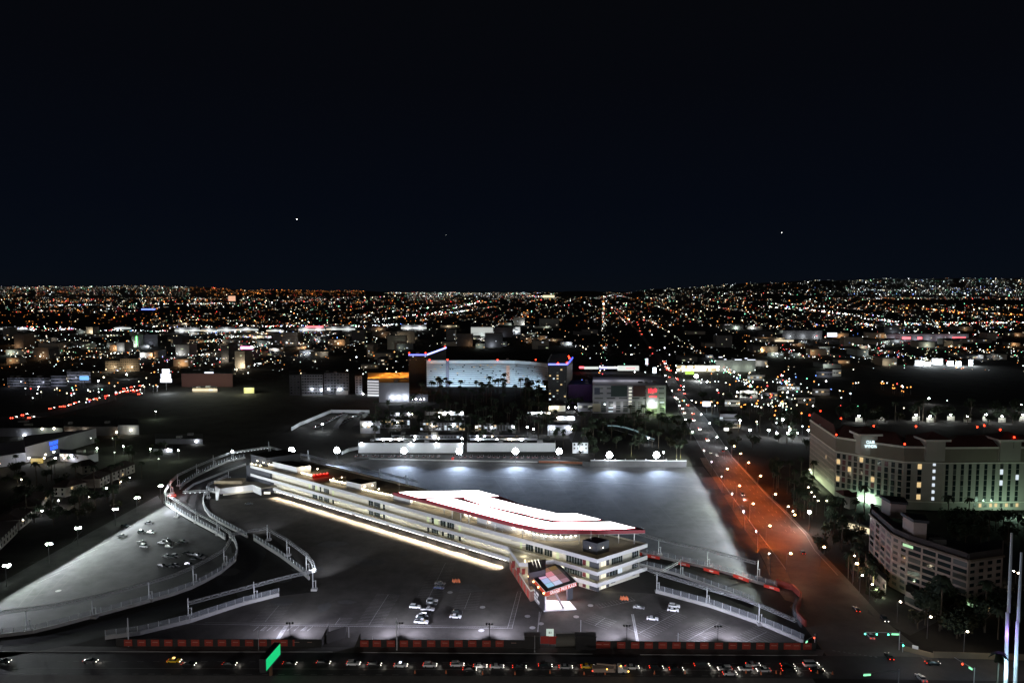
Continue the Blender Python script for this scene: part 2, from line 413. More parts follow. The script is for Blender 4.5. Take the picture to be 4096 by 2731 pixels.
def c1(x): return 820+x/4.594
def c2(x): return 1300+x/4.594
def c3(x): return 1760+x/4.594
def c4(x): return 2200+x/4.594
GL = M_glass
for f, a, b, mm in [(c1,1025,1047,GL),(c1,1910,1942,M_litwin),(c1,1975,2025,GL),(c1,2028,2065,M_litwin),(c1,2110,2135,GL),(c1,2185,2280,GL),
    (c2,0,75,GL),(c2,135,165,M_litwin),(c2,803,887,GL),(c2,905,1013,GL),(c2,1068,1100,GL),(c2,1875,1915,M_litwin),(c2,1962,2005,GL),(c2,2008,2090,M_litwin),(c2,2125,2220,GL),
    (c3,135,262,GL),(c3,345,385,M_litwin),(c3,1475,1510,M_litwin),(c3,1578,1718,GL),(c3,1745,1895,GL),(c3,1922,2065,GL),(c3,2137,2190,M_litwin),(c4,300,600,GL)]:
    win(f(a), f(b), 9.7, 12.9, mm)
for f, a, b, mm in [(c1,1025,1050,GL),(c1,1980,2065,GL),(c1,2095,2165,GL),(c1,2190,2280,GL),(c2,0,75,GL),(c2,137,165,GL),(c2,807,887,GL),(c2,907,1013,GL),(c2,1070,1100,GL),
    (c2,1880,1915,GL),(c2,1965,2085,GL),(c2,2150,2185,GL),(c2,2250,2345,GL),(c3,35,72,GL),(c3,137,262,GL),(c3,345,385,GL),(c4,270,600,GL)]:
    win(f(a), f(b), 4.6, 7.5, mm)
for (za, zb) in ((10.2,13.6),(5.0,8.3),(.3,3.3)):
    win(c4(600), c4(660), za, zb, mat('maroon_panel', (.12,.01,.015), .6), frame=False, name='wall_panel', t=FT)
    win(c4(667), c4(722), za, zb-.4, M_litwin)
    win(c4(726), c4(900), za-.2, zb, M_char, frame=False, name='corner_cladding')
    win(c4(1030), c4(1085), za-.2, zb, M_char, face='r', frame=False, name='corner_cladding')
    o_ = win(c4(930), c4(1026), za, zb-.5, emat('lobby_glow', (1,.93,.72), 1.1), face='r', name='lobby_window')
    light('AREA', B, L3(.8, (TX(c4(978), za, FS)), zb-.3), 90, (1,.9,.65), aim=L3(.9,(TX(c4(978), za, FS)),0), sx=2, sy=2)
win(c4(1130), c4(1328), 9.6, 13.2, GL, face='r'); win(c4(1505), c4(1620), 9.6, 13.2, GL, face='r')
win(c4(1090), c4(1240), 4.6, 8.0, GL, face='r'); win(c4(1245), c4(1325), 4.6, 8.0, M_coolwin, face='r'); win(c4(1505), c4(1620), 4.6, 8, GL, face='r')
win(c4(1120), c4(1200), 1.2, 2.6, GL, face='r'); win(c4(1285), c4(1315), 1.4, 2.6, GL, face='r'); win(c4(1510), c4(1570), 1.2, 2.6, GL, face='r')
# ground floor garage doors
for i in range(44):
    s = 54+i*4.1; mb = MB(); lbox(mb, s, s+3.2, 5.92, 6.05, .1, 2.9); mb.build('garage_door', mat('garage_door', (.33,.3,.26), .6), B)
# charcoal end block at the far left
m = MB(); lbox(m, 243, 270, 1.8, 27, 0, 14.0); lbox(m, 252, 270, 5, 27, 14.0, 21.0); m.build('end_block', M_char, B)
m = MB(); lbox(m, 251.7, 270.3, 4.7, 27.3, 21.0, 21.3); m.build('end_block_roof', M_dkroof, B)
for s in (255, 262): m = MB(); lbox(m, s, s+.6, 4.7, 5, 17.6, 18); m.build('wall_light', M_lampwarm, B)
# soffit lights: row of bright dashes under the lowest balcony
m = MB(); lbox(m, 0, 1.5, -.06, .34, 2.95, 3.3); dsh = m.build('soffit_light', emat('soffit_lamp', (1,.97,.9), 5), B, o=(O.x,O.y,0))
k = 0
sA = SX(c1(1330), 3.3); sB = SX(c3(1200), 3.3)
n_ = 78
for i in range(n_):
    if i % 12 == 7: continue
    s = sA+(sB-sA)*i/(n_-1); k += 1
    d = dsh if k == 1 else dsh.copy()
    if k > 1: S.collection.objects.link(d); d.parent = B
    d.location = Vector(L3(s, .3, 0))-Vector((O.x,O.y,0))
ns_ = 64
for i in range(ns_):
    a = sB+(sA-sB)*(i+.5)/ns_
    light('SPOT', B, L3(a, -.5, 3.0), 12500, (1,.82,.55), .12, aim=L3(a, -2.2, 0), spot=84, blend=.7, name='strip_light')
for i in range(16):
    a = sB+(sA-sB)*(i+.5)/16; light('POINT', B, L3(a, 3.2, 2.6), 420, (1,.86,.68), .3, name='arcade_fill')  # fill lights added to brighten the wall behind the columns
# wall washers on the balconies
for zt, st_, e, pw, cc in ((8.35, 3.3, 236, 420, (1,.95,.68)), (13.95, 3.3, 258, 230, (1,.95,.8))):
    n = int((e-4)/st_)
    for i in range(n):
        s = 4+i*st_
        light('SPOT', B, L3(s, FT-.9, zt), pw, cc, .08, aim=L3(s, FT+.2, zt-4), spot=95, blend=.6, name='wall_washer')
# roof penthouses, screens and lamps.
def on(px, py, z): return loc(P(px, py, z))
def pent(name, corners, z0, z1, m, roofm=M_dkroof):
    mb = MB(); mb.prism([P(x, y, z1) for x, y in corners], z0, z1); o = mb.build(name, m, B)
    mb = MB(); cx = sum(P(x,y,z1)[0] for x,y in corners)/len(corners); cy = sum(P(x,y,z1)[1] for x,y in corners)/len(corners)
    mb.prism([(cx+(P(x,y,z1)[0]-cx)*.985, cy+(P(x,y,z1)[1]-cy)*.985) for x,y in corners], z1, z1+.08); mb.build('roof', roofm, o); return o
pent('penthouse', [(1090,1846),(1186,1868),(1244,1861),(1165,1843)], 15.1, 19.5, M_white)
pent('penthouse', [(1385,1923),(1445,1936),(1505,1925),(1432,1912)], 15.1, 19.2, M_white)
pent('penthouse', [(1574,1977),(1642,1992),(1700,1980),(1640,1966)], 15.1, 18.6, M_white)
pent('penthouse', [(1908,2065),(2068,2105),(2120,2095),(1968,2055)], 15.1, 19.0, M_white)
q = pent('plant_room', [(c4(602),2050+500/4.594),(c4(865),2050+568/4.594),(c4(1085),2050+502/4.594),(c4(830),2050+438/4.594)], 15.1, 20.2, M_char, mat('plant_roof', (.05,.07,.1), .7))
def screen(pts, z1=17.6, nl=8, lit=True, m=None, lampm=None, bright=30, name='roof_screen', cc=(1,.86,.6)):
    q = [P(x, y, z1) for x, y in pts]; mb = MB()
    for a, b in zip(q, q[1:]): mb.wall(a, b, .12, 15.1, z1)
    o = mb.build(name, m or M_cream, B)
    tot = [math.dist(a, b) for a, b in zip(q, q[1:])]; T = sum(tot); lm = MB()
    for i in range(nl):
        d = T*(i+.5)/nl; k = 0
        while d > tot[k]: d -= tot[k]; k += 1
        a, b = q[k], q[k+1]; u = d/tot[k]; p = (a[0]+(b[0]-a[0])*u-.2, a[1]+(b[1]-a[1])*u-.3)
        lm = MB(); lm.ball((p[0], p[1], z1-.2), .28, n=6, k=4); lm.build('screen_lamp', lampm or M_lampwarm, o)
        if i % 2 == 0: light('POINT', B, (p[0]+.1, p[1]-.9, z1-.5), bright*2, cc, .2, name='screen_light')
    return o
screen([(c1(830),1760+415/4.594),(c1(1060),1760+460/4.594)], 16.2, 3)
screen([(c1(1062),1760+398/4.594),(c1(1250),1760+445/4.594)], nl=5)
screen([(c1(1765),1760+580/4.594),(c1(1975),1760+632/4.594)], nl=6)
screen([(c1(1980),1760+632/4.594),(c1(2280),1760+590/4.594)], nl=5, m=mat('red_screen', (.35,.03,.02), .6), lampm=emat('red_lamp', (1,.06,.04), 9), bright=45, cc=(1,.12,.06))
screen([(c2(85),1850+300/4.594),(c2(390),1850+360/4.594)], nl=7); screen([(c2(85),1850+296/4.594),(c2(390),1850+245/4.594)], nl=2, m=mat('tan_screen', (.3,.22,.14), .8))
screen([(c2(665),1850+465/4.594),(c2(1255),1850+590/4.594)], nl=11, bright=22)
screen([(c2(1565),1850+665/4.594),(c2(2352),1850+840/4.594)], nl=11, bright=40)
screen([(c3(430),1920+610/4.594),(c3(690),1920+665/4.594)], nl=3, bright=60)
screen([(c3(1430),1920+860/4.594),(c3(1750),1920+975/4.594),(c3(1960),1920+1010/4.594),(c3(2250),1920+1025/4.594),(c4(330),2050+425/4.594),(c4(520),2050+405/4.594)], nl=14, bright=30, cc=(1,.95,.85), m=M_white)
for px, py, zz, pw in [(1215,1872,18.6,160),(1238,1868,18.6,160),(1270,1875,18,90),(1460,1945,18.4,130),(1490,1940,18.4,130),(1515,1955,17,60),(2090,2115,18.3,180),(2052,2110,18.3,120),(1955,2085,17.8,60)]:
    x, y = P(px, py, zz); m = MB(); m.ball((x, y, zz), .35, n=6, k=4); m.build('wall_light', M_lampwarm, B); light('POINT', B, (x, y-.9, zz), pw*1.6, (1,.8,.5), .2)
for px in (c4(735), c4(975)):
    x, y = P(px, 2050+640/4.594, 17.6); m = MB(); m.ball((x, y, 17.6), .2, n=6, k=4); m.build('wall_light', M_lampwarm, B); light('POINT', B, (x, y-.7, 17.5), 25, (1,.8,.5), .1)
for s, t, pw in [(6,8,90),(14,14,160),(25,18,200),(40,12,160),(60,16,160),(78,10,140),(95,14,120),(8,24,60),(150,22,60),(185,24,60),(220,25,60)]:
    light('POINT', B, L3(s, t, 18.2), pw, (1,.85,.6), .3)
# ---- glowing canopy with its three light shapes ----
ZC = 22.0
Cn = thing('roof_canopy', 'red-edged roof canopy carrying three glowing white light shapes on slim columns', 'canopy', L3(50, 15, 15.1))
front = [(1572,1968.5),(1600,1976),(1760,2016),(1900,2054),(2021,2086),(2110,2107),(2163,2117.5),(2220,2121.5),(2400,2122.5),(2500,2121),(2581,2118.5)]
back = [(2560,2110),(2444,2083.5),(2408,2079),(2404,2075.5),(2309,2052),(2228,2050.5),(2100,2020),(1998,1984),(1912,1959),(1800,1961.5),(1640,1963)]
pts = [P(x, y, ZC) for x, y in front+back]
m = MB(); m.hull([(x,y,ZC-1.5) for x,y in pts], [(x,y,ZC) for x,y in pts]); m.build('canopy_plate', mat('canopy_red', (.42,.05,.07), .5), Cn)
m = MB(); m.hull([(x,y,ZC-1.62) for x,y in pts], [(x,y,ZC-1.52) for x,y in pts]); m.build('bounce_plate', M_white, Cn)  # white plate added so the underside bounces neutral light onto the roof
m = MB(); ctr = (sum(p[0] for p in pts)/len(pts), sum(p[1] for p in pts)/len(pts))
def shp(l, z, dz): return [P(x, y, z)+(z+dz,) for x, y in l]
s1 = [(1596,1968.6),(1640,1965),(1800,1963.5),(1912,1961),(1994,1983),(1940,1985.5),(1869,1987),(1780,1989.5),(1672,1989.5)]
s2 = [(1857,1993),(1900,1990.5),(1960,1989.5),(2100,2025),(2228,2053),(2309,2054),(2402,2076.8),(2352,2080),(2287,2081.5),(2243,2081.5),(2217,2080),(2141,2067),(2100,2055),(1934,2019)]
s3 = [(1707,1997.6),(1750,1994.5),(1812,1993.5),(1938,2025.5),(2086,2062.5),(2167,2081.5),(2206,2088.5),(2309,2088.5),(2444,2086.5),(2540,2110.5),(2496,2114.5),(2396,2117),(2200,2115.5),(2163,2111.5),(2060,2091),(1900,2049),(1760,2012.5)]
W_led = emat('white_led', (1,1,1), 7); R_led = emat('red_led', (1,.04,.12), 2.4)
for l in (s1, s2, s3):
    q = [P(x, y, ZC+.1) for x, y in l]; cx = sum(a for a, b in q)/len(q); cy = sum(b for a, b in q)/len(q)
    def off(q, d):
        r = []
        n = len(q)
        for i in range(n):
            a = Vector(q[i-1]); b = Vector(q[i]); c = Vector(q[(i+1)%n]); u = (b-a).normalized(); v = (c-b).normalized()
            nn = Vector((u.y+v.y, -u.x-v.x))
            nn = nn.normalized() if nn.length > 1e-3 else Vector((0,0))
            if (Vector((cx,cy))-b).dot(nn) > 0 and False: nn = -nn
            r.append((b.x+nn.x*d, b.y+nn.y*d))
        return r
    ar = sum(q[i-1][0]*q[i][1]-q[i][0]*q[i-1][1] for i in range(len(q)))
    sg = 1 if ar > 0 else -1
    m = MB(); m.prism(off(q, .22*sg), ZC+.02, ZC+.12); e = m.build('red_edge', R_led, Cn)
    m = MB(); m.prism(q, ZC+.12, ZC+.2); m.build('light_shape', W_led, Cn)
for f, xs, top in [(c3, [(80,500,610),(225,545,700),(380,580,745),(530,620,790),(850,705,870),(1010,750,915),(1145,805,940),(1520,870,1040),(1710,910,1080),(1930,940,1110),(2210,950,1115)], 1920),
                   (c4, [(535,370,555),(895,350,450),(1005,350,425),(1260,345,555),(1547,345,570)], 2050)]:
    for x, y0, y1 in xs:
        p = P(f(x), top+y1/4.594, 15.1); m = MB(); m.tube((p[0],p[1],15.1),(p[0],p[1],20.5),.28,6); m.build('column', M_white, Cn)
for px, py0, py1 in [(1597,1927,1958),(2364,2050+495/4.594,2050+310/4.594)]:
    p = P(px, max(py0, py1), 15.1 if px < 2000 else 20.3)
    f_ = thing('flagpole', 'slim white pole rising from the paddock roof '+('beside the left tip of the canopy' if px < 2000 else 'on the dark plant room'), 'pole', (p[0],p[1],15.1 if px<2000 else 20.3))
    m = MB(); m.tube((p[0],p[1],15.1 if px<2000 else 20.28),(p[0],p[1],15.1+9.5 if px<2000 else 26),.12,6,.06); m.build('shaft', M_white, f_)
    m = MB(); m.ball((p[0],p[1],24.7 if px<2000 else 26.1), .14, n=6, k=4); m.build('finial', M_white, f_)
# ---- terrace and annexes by the entrance ----
T = thing('entrance_terrace', 'pale raised terrace with glass rail bulging from the building above the entrance', 'terrace', L3(32, -4, 0))
tp = [L(48,-.02), L(29.2,-12.3), L(26.5,-10), L(23.9,-3.5), L(22.5,-.02)]
m = MB(); m.prism(tp, 8.5, 9.1); m.build('deck', M_cream, T)
m = MB()
for a, b in zip(tp, tp[1:]): m.wall(a, b, .25, 8.45, 10.2)
m.build('parapet', M_white, T)
tq = [L(47,-.05), L(29.5,-11.4), L(27,-9.3), L(24.4,-3.4), L(23,-.05)]
m = MB(); m.prism(tq, 3.9, 8.5); m.build('wall', mat('warm_wall', (.6,.52,.36), .8), T)
for s, t in ((38.5,-6.4),(31,-11.2),(28.3,-11)):
    m = MB(); c = L(s, t); m.box(c[0]-.7, c[0]+.7, c[1]-.8, c[1]-.4, 4.3, 7.4); m.build('red_door', mat('red_door', (.25,.02,.015), .5), T)
for s, t, h in ((28.8,-9.5,1.8),(26,-6,.9),(24.8,-5,.9),(24.2,-3,.9),(23.6,-2,1)):
    m = MB(); m.tube(L3(s,t,9.1), L3(s,t,9.1+h), .22 if h > 1.5 else .15, 6); m.build('terrace_lamp', emat('terrace_lamp', (1,.8,.4), 6), T)
light('POINT', T, L3(29,-7,10.4), 160, (1,.85,.55), .3); light('POINT', T, L3(36,-3,11), 220, (1,.88,.62), .3); light('POINT', T, L3(24,1,11), 120, (1,.88,.6), .3)
A = thing('entrance_annex', 'low annex with pale roof and red-patched wall running from the building to the gateway', 'building', L3(30,-12,0))
ap = [L(47,-.3), L(12.6,-23.2), L(12,-12), L(12,-.3)]
m = MB(); m.prism(ap, .0, 4.3); m.build('wall', mat('pink_wall', (.28,.15,.12), .7), A)
m = MB(); m.prism([(x*1.0, y) for x, y in ap], 4.3, 5.05); m.build('roof', M_cream, A)
a_ = Vector(L(47,-.3)); b_ = Vector(L(12.6,-23.2))
for i, f in enumerate((.12,.3,.48,.62,.76,.9)):
    c = a_+(b_-a_)*f; d = (b_-a_).normalized(); n_ = Vector((d.y,-d.x)); n_ = n_ if n_.y < 0 else -n_
    m = MB(); m.wall(c+n_*.15-d*.9, c+n_*.15+d*.9, .12, .4, 3.6); m.build('red_panel', M_red, A)
    light('POINT', A, (*(c+n_*2.0), 2.2), 26, (1,.3,.15) if i%2 else (1,.8,.6), .2)
light('AREA', A, L3(25,-10,8.2), 180, (1,.9,.7), aim=L3(22,-14,5), sx=6, sy=3)
# ---- gateway canopy ----
G = thing('gateway', 'entrance gateway with tilted-looking square canopy lettered GRAND PRIX PLAZA and glowing white porch', 'gateway', (17, 276, 0))
zf = 8.0
cc_ = [P(2111,2288,zf), P(2231,2251,zf), P(2307,2327,zf), P(2183,2368,zf)]
m = MB(); m.prism(cc_, 6.35, zf); m.build('canopy', M_orng, G)
def bil(u, v): # u along front (0 at left front), v back
    a, b, c, d = [Vector(x) for x in (cc_[3], cc_[2], cc_[1], cc_[0])]
    return (a*(1-u)+b*u)*(1-v)+(d*(1-u)+c*u)*v
m = MB(); m.prism([bil(.015,.012), bil(.985,.012), bil(.985,.988), bil(.015,.988)], zf, zf+.12); m.build('canopy_top', mat('black_top', (.015,.015,.016), .5), G)
m = MB()
for a, b in zip(cc_, cc_[1:]+cc_[:1]): m.wall(a, b, .14, zf+.02, zf+.2)
m.build('trim', M_white, G)
cols = [[(.62,.82,.95),(.82,.82,.95),(.62,.45,.5)],[(.68,.75,.95),(.92,.72,.8),(.45,.3,.32)],[(.9,.7,.85),(.85,.5,.56),(.42,.3,.27)],[(.8,.3,.32),(.55,.36,.28),(.42,.32,.16)]]
u0 = [.14,.37,.625,.87]; v0 = [.12,.3,.52,.74,.93]
for j in range(4):
    for i in range(3):
        q = [bil(u0[i]+.008, v0[j]+.006), bil(u0[i+1]-.008, v0[j]+.006), bil(u0[i+1]-.008, v0[j+1]-.006), bil(u0[i]+.008, v0[j+1]-.006)]
        m = MB(); m.prism(q, zf+.12, zf+.18)
        c = cols[j][i]; m.build('skylight', emat('skylight_%d%d'%(j,i), tuple(x**2.0 for x in c), .85), G)
Aq = Vector((*cc_[3], 0)); Bq = Vector((*cc_[2], 0)); d = (Bq-Aq).normalized()
nrm = Vector((d.y, -d.x, 0))
text('lettering', 'GRAND PRIX PLAZA', G, emat('lettering_white', (.95,.93,1), .95), Aq+d*2.2+nrm*.03+Vector((0,0,6.52)), d, (0,0,1), 14.2, 1.3, ext=.12, bold=.015, sp_=1.12)
Lq = Vector((*cc_[0], 0)); dl = (Aq-Lq).normalized()
nl = Vector((dl.y,-dl.x,0)); nl = nl if nl.x < 0 else -nl
for f in (.1,.37,.64,.93):
    p = Lq+(Aq-Lq)*f+nl*.3; m = MB(); m.ball((p.x,p.y,7.1), .42, n=8, k=5); m.build('fascia_lamp', emat('amber_lamp', (1,.62,.28), 6), G); light('POINT', G, (p.x+nl.x,p.y+nl.y,7.1), 30, (1,.45,.15), .2)
# black lettered side wall
w0 = Vector((*P(2131,2387),0)); w1 = Vector((*P(2177,2444),0)); dw = (w1-w0).normalized(); nw = Vector((dw.y,-dw.x,0)); nw = nw if nw.x < 0 else -nw
m = MB(); m.wall((w0.x,w0.y),(w1.x,w1.y), 1.0, 0, 6.35); m.build('side_wall', mat('black_cladding', (.03,.028,.03), .6), G)
m = MB(); top = [(8.5,283.5),(14.5,287.5)]
lw = (w1-w0).length
for zc_, segs in ((4.6, [(.10,.32,.5),(.38,.62,.5)]), (3.1, [(.12,.38,.55),(.44,.54,.5)]), (1.7, [(.14,.4,.5),(.44,.7,.55)]), (.75, [(.2,.64,.12)])):
    for a, b, h in segs:
        p = w0+dw*lw*a+nw*.52; q = w0+dw*lw*b+nw*.52
        m.hull([(p.x,p.y,zc_-h),(q.x,q.y,zc_-h),(q.x+nw.x*.06,q.y+nw.y*.06,zc_-h),(p.x+nw.x*.06,p.y+nw.y*.06,zc_-h)], [(p.x,p.y,zc_+h),(q.x,q.y,zc_+h),(q.x+nw.x*.06,q.y+nw.y*.06,zc_+h),(p.x+nw.x*.06,p.y+nw.y*.06,zc_+h)])
m.build('wall_lettering', mat('white_letter', (.75,.73,.72), .6), G)
# porch
pb = [P(2176,2446), P(2305,2437), P(2279,2407), P(2150,2400)]
m = MB(); m.prism(pb, 0, .4); m.build('plinth', M_white, G)
m = MB(); q0 = P(2182,2444); q1 = P(2166,2405); m.wall(q0, q1, .5, .4, 6.3); m.build('inner_wall', M_white, G)
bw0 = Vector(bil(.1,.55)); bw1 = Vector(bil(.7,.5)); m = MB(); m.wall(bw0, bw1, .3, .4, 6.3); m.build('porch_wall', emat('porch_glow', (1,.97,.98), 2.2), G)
a = P(2241,2430); m = MB(); m.tube((a[0]+1.2,a[1]-1.2,.4),(a[0]-2.3,a[1]+1.5,6.35),.45,4); m.build('raking_strut', mat('grey_cladding', (.3,.3,.32), .5), G)
a = P(2270,2403); m = MB(); m.wall((a[0]-.3,a[1]+.6),(a[0]+2.2,a[1]+2.4), .8, 0, 6.35); m.build('pier', M_char, G)
for f, v in ((.25,.2),(.6,.2),(.4,.42)):
    p = bil(f, v); light('POINT', G, (p.x, p.y, 5.6), 1500, (1,.93,.95), .5)
light('SPOT', G, (*bil(.5,.1), 6.2), 5000, (1,.9,.95), .5, aim=(*bil(.7,-.4), 0), spot=130, blend=1)
# ribbed pod behind the canopy
Pd = thing('stair_pod', 'black ribbed stair pod with three white light strips between terrace and gateway canopy', 'stair pod', (9, 290, 0))
pp = [P(2111,2247,12.2), P(2183,2235,12.2), P(2183,2277,11.0), P(2118,2290,11.0)]
m = MB(); m.hull([(x,y,4.9) for x,y in pp], [(pp[0][0],pp[0][1],12.2),(pp[1][0],pp[1][1],12.2),(pp[2][0],pp[2][1],11),(pp[3][0],pp[3][1],11)]); m.build('shell', mat('pod_black', (.05,.04,.05), .6), Pd)
for xa, ya, xb, yb in ((1040,405,1090,570),(1100,400,1145,565),(1158,395,1210,555)):
    a = P(1900+xa/4.594, 2150+ya/4.594, 12.35); b = P(1900+xb/4.594, 2150+yb/4.594, 11.15)
    m = MB(); m.tube((*a,12.32),(*b,11.12),.2,4); m.build('light_strip', emat('strip_warm', (1,.95,.82), 2.2), Pd)
# left grey-white annex
X_ = thing('service_building', 'low white building with overhanging canopy blade at the left end of the long building', 'building', (*P(940,2000),0))
m = MB()
def pz(px, py, z): return (*P(px, py, z), z)
zt = 5.2
a = P(c1(275),1760+885/4.594,zt); b = P(c1(880),1760+815/4.594,zt); c = P(c1(1030),1760+880/4.594,zt); e = P(c1(180),1760+845/4.594,zt); f = P(c1(400),1760+790/4.594,zt)
h = P(c1(1180),1760+850/4.594,zt)
m.prism([a, b, c, (c[0]+8,c[1]+6), (c[0]-2,c[1]+16), (f[0],f[1]+3), e], zt-.8, zt); m.build('roof', M_roof, X_)
m = MB(); m.wall(a, b, .4, 1.6, zt-.0); m.wall(b, c, .4, .6, zt); m.build('fascia_wall', M_white, X_)
m = MB(); m.wall((a[0]+1,a[1]+2), (b[0]+1,b[1]+2), .3, 0, 1.8); m.build('base_wall', M_cream, X_)
m = MB(); g0 = P(c1(200),1760+1100/4.594); m.hull([(g0[0],g0[1],0),(g0[0]+1.2,g0[1],0),(g0[0]+1.2,g0[1]+.8,0),(g0[0],g0[1]+.8,0)], [(e[0],e[1],zt),(a[0],a[1],zt),(a[0],a[1]+.8,zt),(e[0],e[1]+.8,zt)]); m.build('canopy_blade', M_white, X_)
x, y = P(c1(380), 1760+760/4.594, 7); m = MB(); m.box(x-8, x+10, y+1, y+8, 5.2, 7.2); m.build('roof_box', mat('tan_box', (.3,.24,.16), .8), X_)
light('POINT', X_, (*P(c1(640),1760+1010/4.594),2.5), 500, (1,.9,.7), .5); light('POINT', X_, (*P(c1(1130),1760+990/4.594),3), 300, (1,.93,.8), .5)
p = P(c1(1140), 1760+960/4.594, 2.6); m = MB(); m.box(p[0]-2, p[0]+2, p[1], p[1]+.3, 1.6, 3); m.build('window', emat('bay_glow', (1,.95,.8), 1.2), X_)

# ================= flood and street lamps =================
def mast_proto(name, h, heads, m, r=.16, headsize=.5, arm=0):
    t = thing(name, 'x', 'street lamp')
    q = MB(); q.tube((0,0,0),(0,0,h),r,6,r*.6); q.build('pole', M_pole, t)
    if arm: q = MB(); q.tube((0,0,h-.1),(arm,0,h+.1),.08,4); q.build('arm', M_steel, t)
    for dx, dy, *dz in heads:
        q = MB(); q.ball((dx+arm, dy, h+.05+(dz[0] if dz else 0)), headsize, n=8, k=5, sz=.7); q.build('lamp_head', m, t)
    return t
fl = Proto(mast_proto('floodlight_mast', 9.2, [(-1.5,0),(-.5,.3),(.5,.3),(1.5,0),(0,-.8),(-.8,0,1.5),(.8,0,1.5),(0,.2,1.9),(-.7,0,-1.2),(.7,0,-1.2)], M_lampw, .2, 1.0)); fl.r['category'] = 'floodlight'  # heads multiplied and enlarged to stand in for the glare disc
FLX = [(1166,1802),(1348,1802),(1616,1803),(1837,1806),(2062,1806),(2237,1806),(2438,1820),(2626,1820)]
for i, (px, py) in enumerate(FLX):
    x, y = P(px, py, 9.2)
    if i < 2: x, y = P(px, 1802, 9.2)
    o = fl.place((x, y, 0), 0, ORD[i]+' from the left of the eight dazzling white floodlight masts behind the paved lot', 'floodlight masts along the back lot')
    light('SPOT', None, (x, y-2.6, 9.0), 135000, (.58,.73,1), .5, aim=(x+2, y-50, 0), spot=112, blend=1, name='flood_beam').parent = None
    light('POINT', None, (x, y+2.2, 9.6), 5000, (.8,.9,1), .6, name='flood_spill')
lm = Proto(mast_proto('lot_lamp', 9.5, [(-.45,0),(.45,.2)], M_lampc, .16, .72))  # paired heads oversized to the width of the lamp's glare
def cutoff(p, inn, pw, col, parent, rat=.8, fwd=1.3, z=9.2):
    """lamp with a shield plate under it: cuts the light off in a straight line on the ground"""
    inn = Vector(inn[:2]).normalized(); al = Vector((-inn.y, inn.x)); c = Vector(p)+inn*fwd
    m = MB(); k = [c-al*1.1-inn*.8, c+al*1.1-inn*.8, c+al*1.1+inn*.3*rat, c-al*1.1+inn*.3*rat]
    m.prism([(a.x,a.y) for a in k], z-.34, z-.3)
    k = [c-al*1.1-inn*.8, c+al*1.1-inn*.8, c+al*1.1-inn*.76, c-al*1.1-inn*.76]; m.prism([(a.x,a.y) for a in k], z-.3, z+.9)
    for sg_ in (-1, 1):
        k = [c+al*1.1*sg_-inn*.76, c+al*1.14*sg_-inn*.76, c+al*1.14*sg_+inn*.2, c+al*1.1*sg_+inn*.2]; m.prism([(a.x,a.y) for a in k], z-.3, z+.9)
    WO[parent.name] = tuple(parent.location); sb = m.build('shield', M_dark, parent)
    return light('POINT', None, (c.x, c.y, z), pw, col, .05, name='lot_beam')
LL = [(22,2262),(193,2176),(309,2112),(459,2036),(546,1991),(641,1943)]
Ldir = Vector(P(631,1981))-Vector(P(0,2330)); Ldir.normalize(); Lin = Vector((Ldir.y, -Ldir.x))
for i, (px, py) in enumerate(LL):
    x, y = P(px, py, 9.5)
    o = lm.place((x, y, 0), 0, ORD[i]+' from the left of the bright lamps lining the left car park', 'lamps lining the left car park')
    cutoff((x, y), Lin, 43000, (.9,.95,1) if i % 2 else (.88,1,.9), o)
o = lm.place((*P(-230,2400,9.5), 0), 0, 'bright lamp of the left car park just beyond the left edge of the view', 'lamps lining the left car park')
cutoff(P(-230,2400,9.5), Lin, 60000, (.85,.88,1), o)
light('SPOT', None, (*P(640,1985,9.5), 9.3), 26000, (.85,.9,1), .4, aim=(*P(760,2040), 0), spot=110, blend=.6, name='lot_beam')
# right-hand shielded lot lamps (dark housings facing the lot)
sh = thing('shielded_lamp', 'x', 'floodlight'); q = MB(); q.tube((0,0,0),(0,0,10),.14,6,.09); q.build('pole', M_dark, sh)
q = MB(); q.box(-.7,.3,-.5,.5,9.8,10.2); q.build('lamp_head', M_dark, sh); shp_ = Proto(sh)
RR = [(2818,1850),(2850,1905),(2890,1968),(2932,2040),(2978,2118),(3030,2205),(3080,2300)]
for i, (px, py) in enumerate(RR):
    x, y = P(px, py)
    a = Vector(P(2968,2101))-Vector(P(2859,1922)); a.normalize(); inn = Vector((a.y, -a.x)); inn = inn if inn.x < 0 else -inn
    o = shp_.place((x, y, 0), 0, ORD[i]+' dark shielded lamp pole from the far end of the right lot fence', 'shielded lamps along the right fence')
    cutoff((x, y), inn, 52000+12000*(i%2), (.88,.94,1) if i % 3 else (.86,1,.86), o, rat=1.1, fwd=.6, z=9.6)
# front triple-head lamps, seen from behind
tr = thing('triple_lamp', 'x', 'floodlight'); q = MB(); q.tube((0,0,0),(0,0,5.9),.09,6); q.build('pole', M_dark, tr)
q = MB(); q.tube((-1.1,0,5.9),(1.1,0,5.9),.06,4); q.build('crossbar', M_dark, tr)
for dx in (-1.05,0,1.05): q = MB(); q.ball((dx,0,6),.42,n=8,k=5); q.build('lamp_head', M_dark, tr)
trp = Proto(tr)
for i, (hx, bx, by) in enumerate([(1157,1157,2557),(1600,1598,2557),(1958,1957,2561),(2509,2509,2568),(2875,2874,2571)]):
    x, y = P(bx, by); y += 1
    trp.place((x, y, 0), 0, ORD[i]+' from the left of the dark triple-headed lamp poles inside the front fence', 'triple lamps inside the front fence')
    for ax in (-30, -10, 10, 30): light('SPOT', None, (x, y+.9, 6.1), 14000, (.80,.80,1), .3, aim=(x+ax, y+11, 0), spot=125, blend=1, name='front_beam')
    light('SPOT', None, (x, y+1.2, 6.6), 27000, (.85,.89,1), .6, aim=(x-10, y+90, 16), spot=95, blend=.6, name='facade_beam')
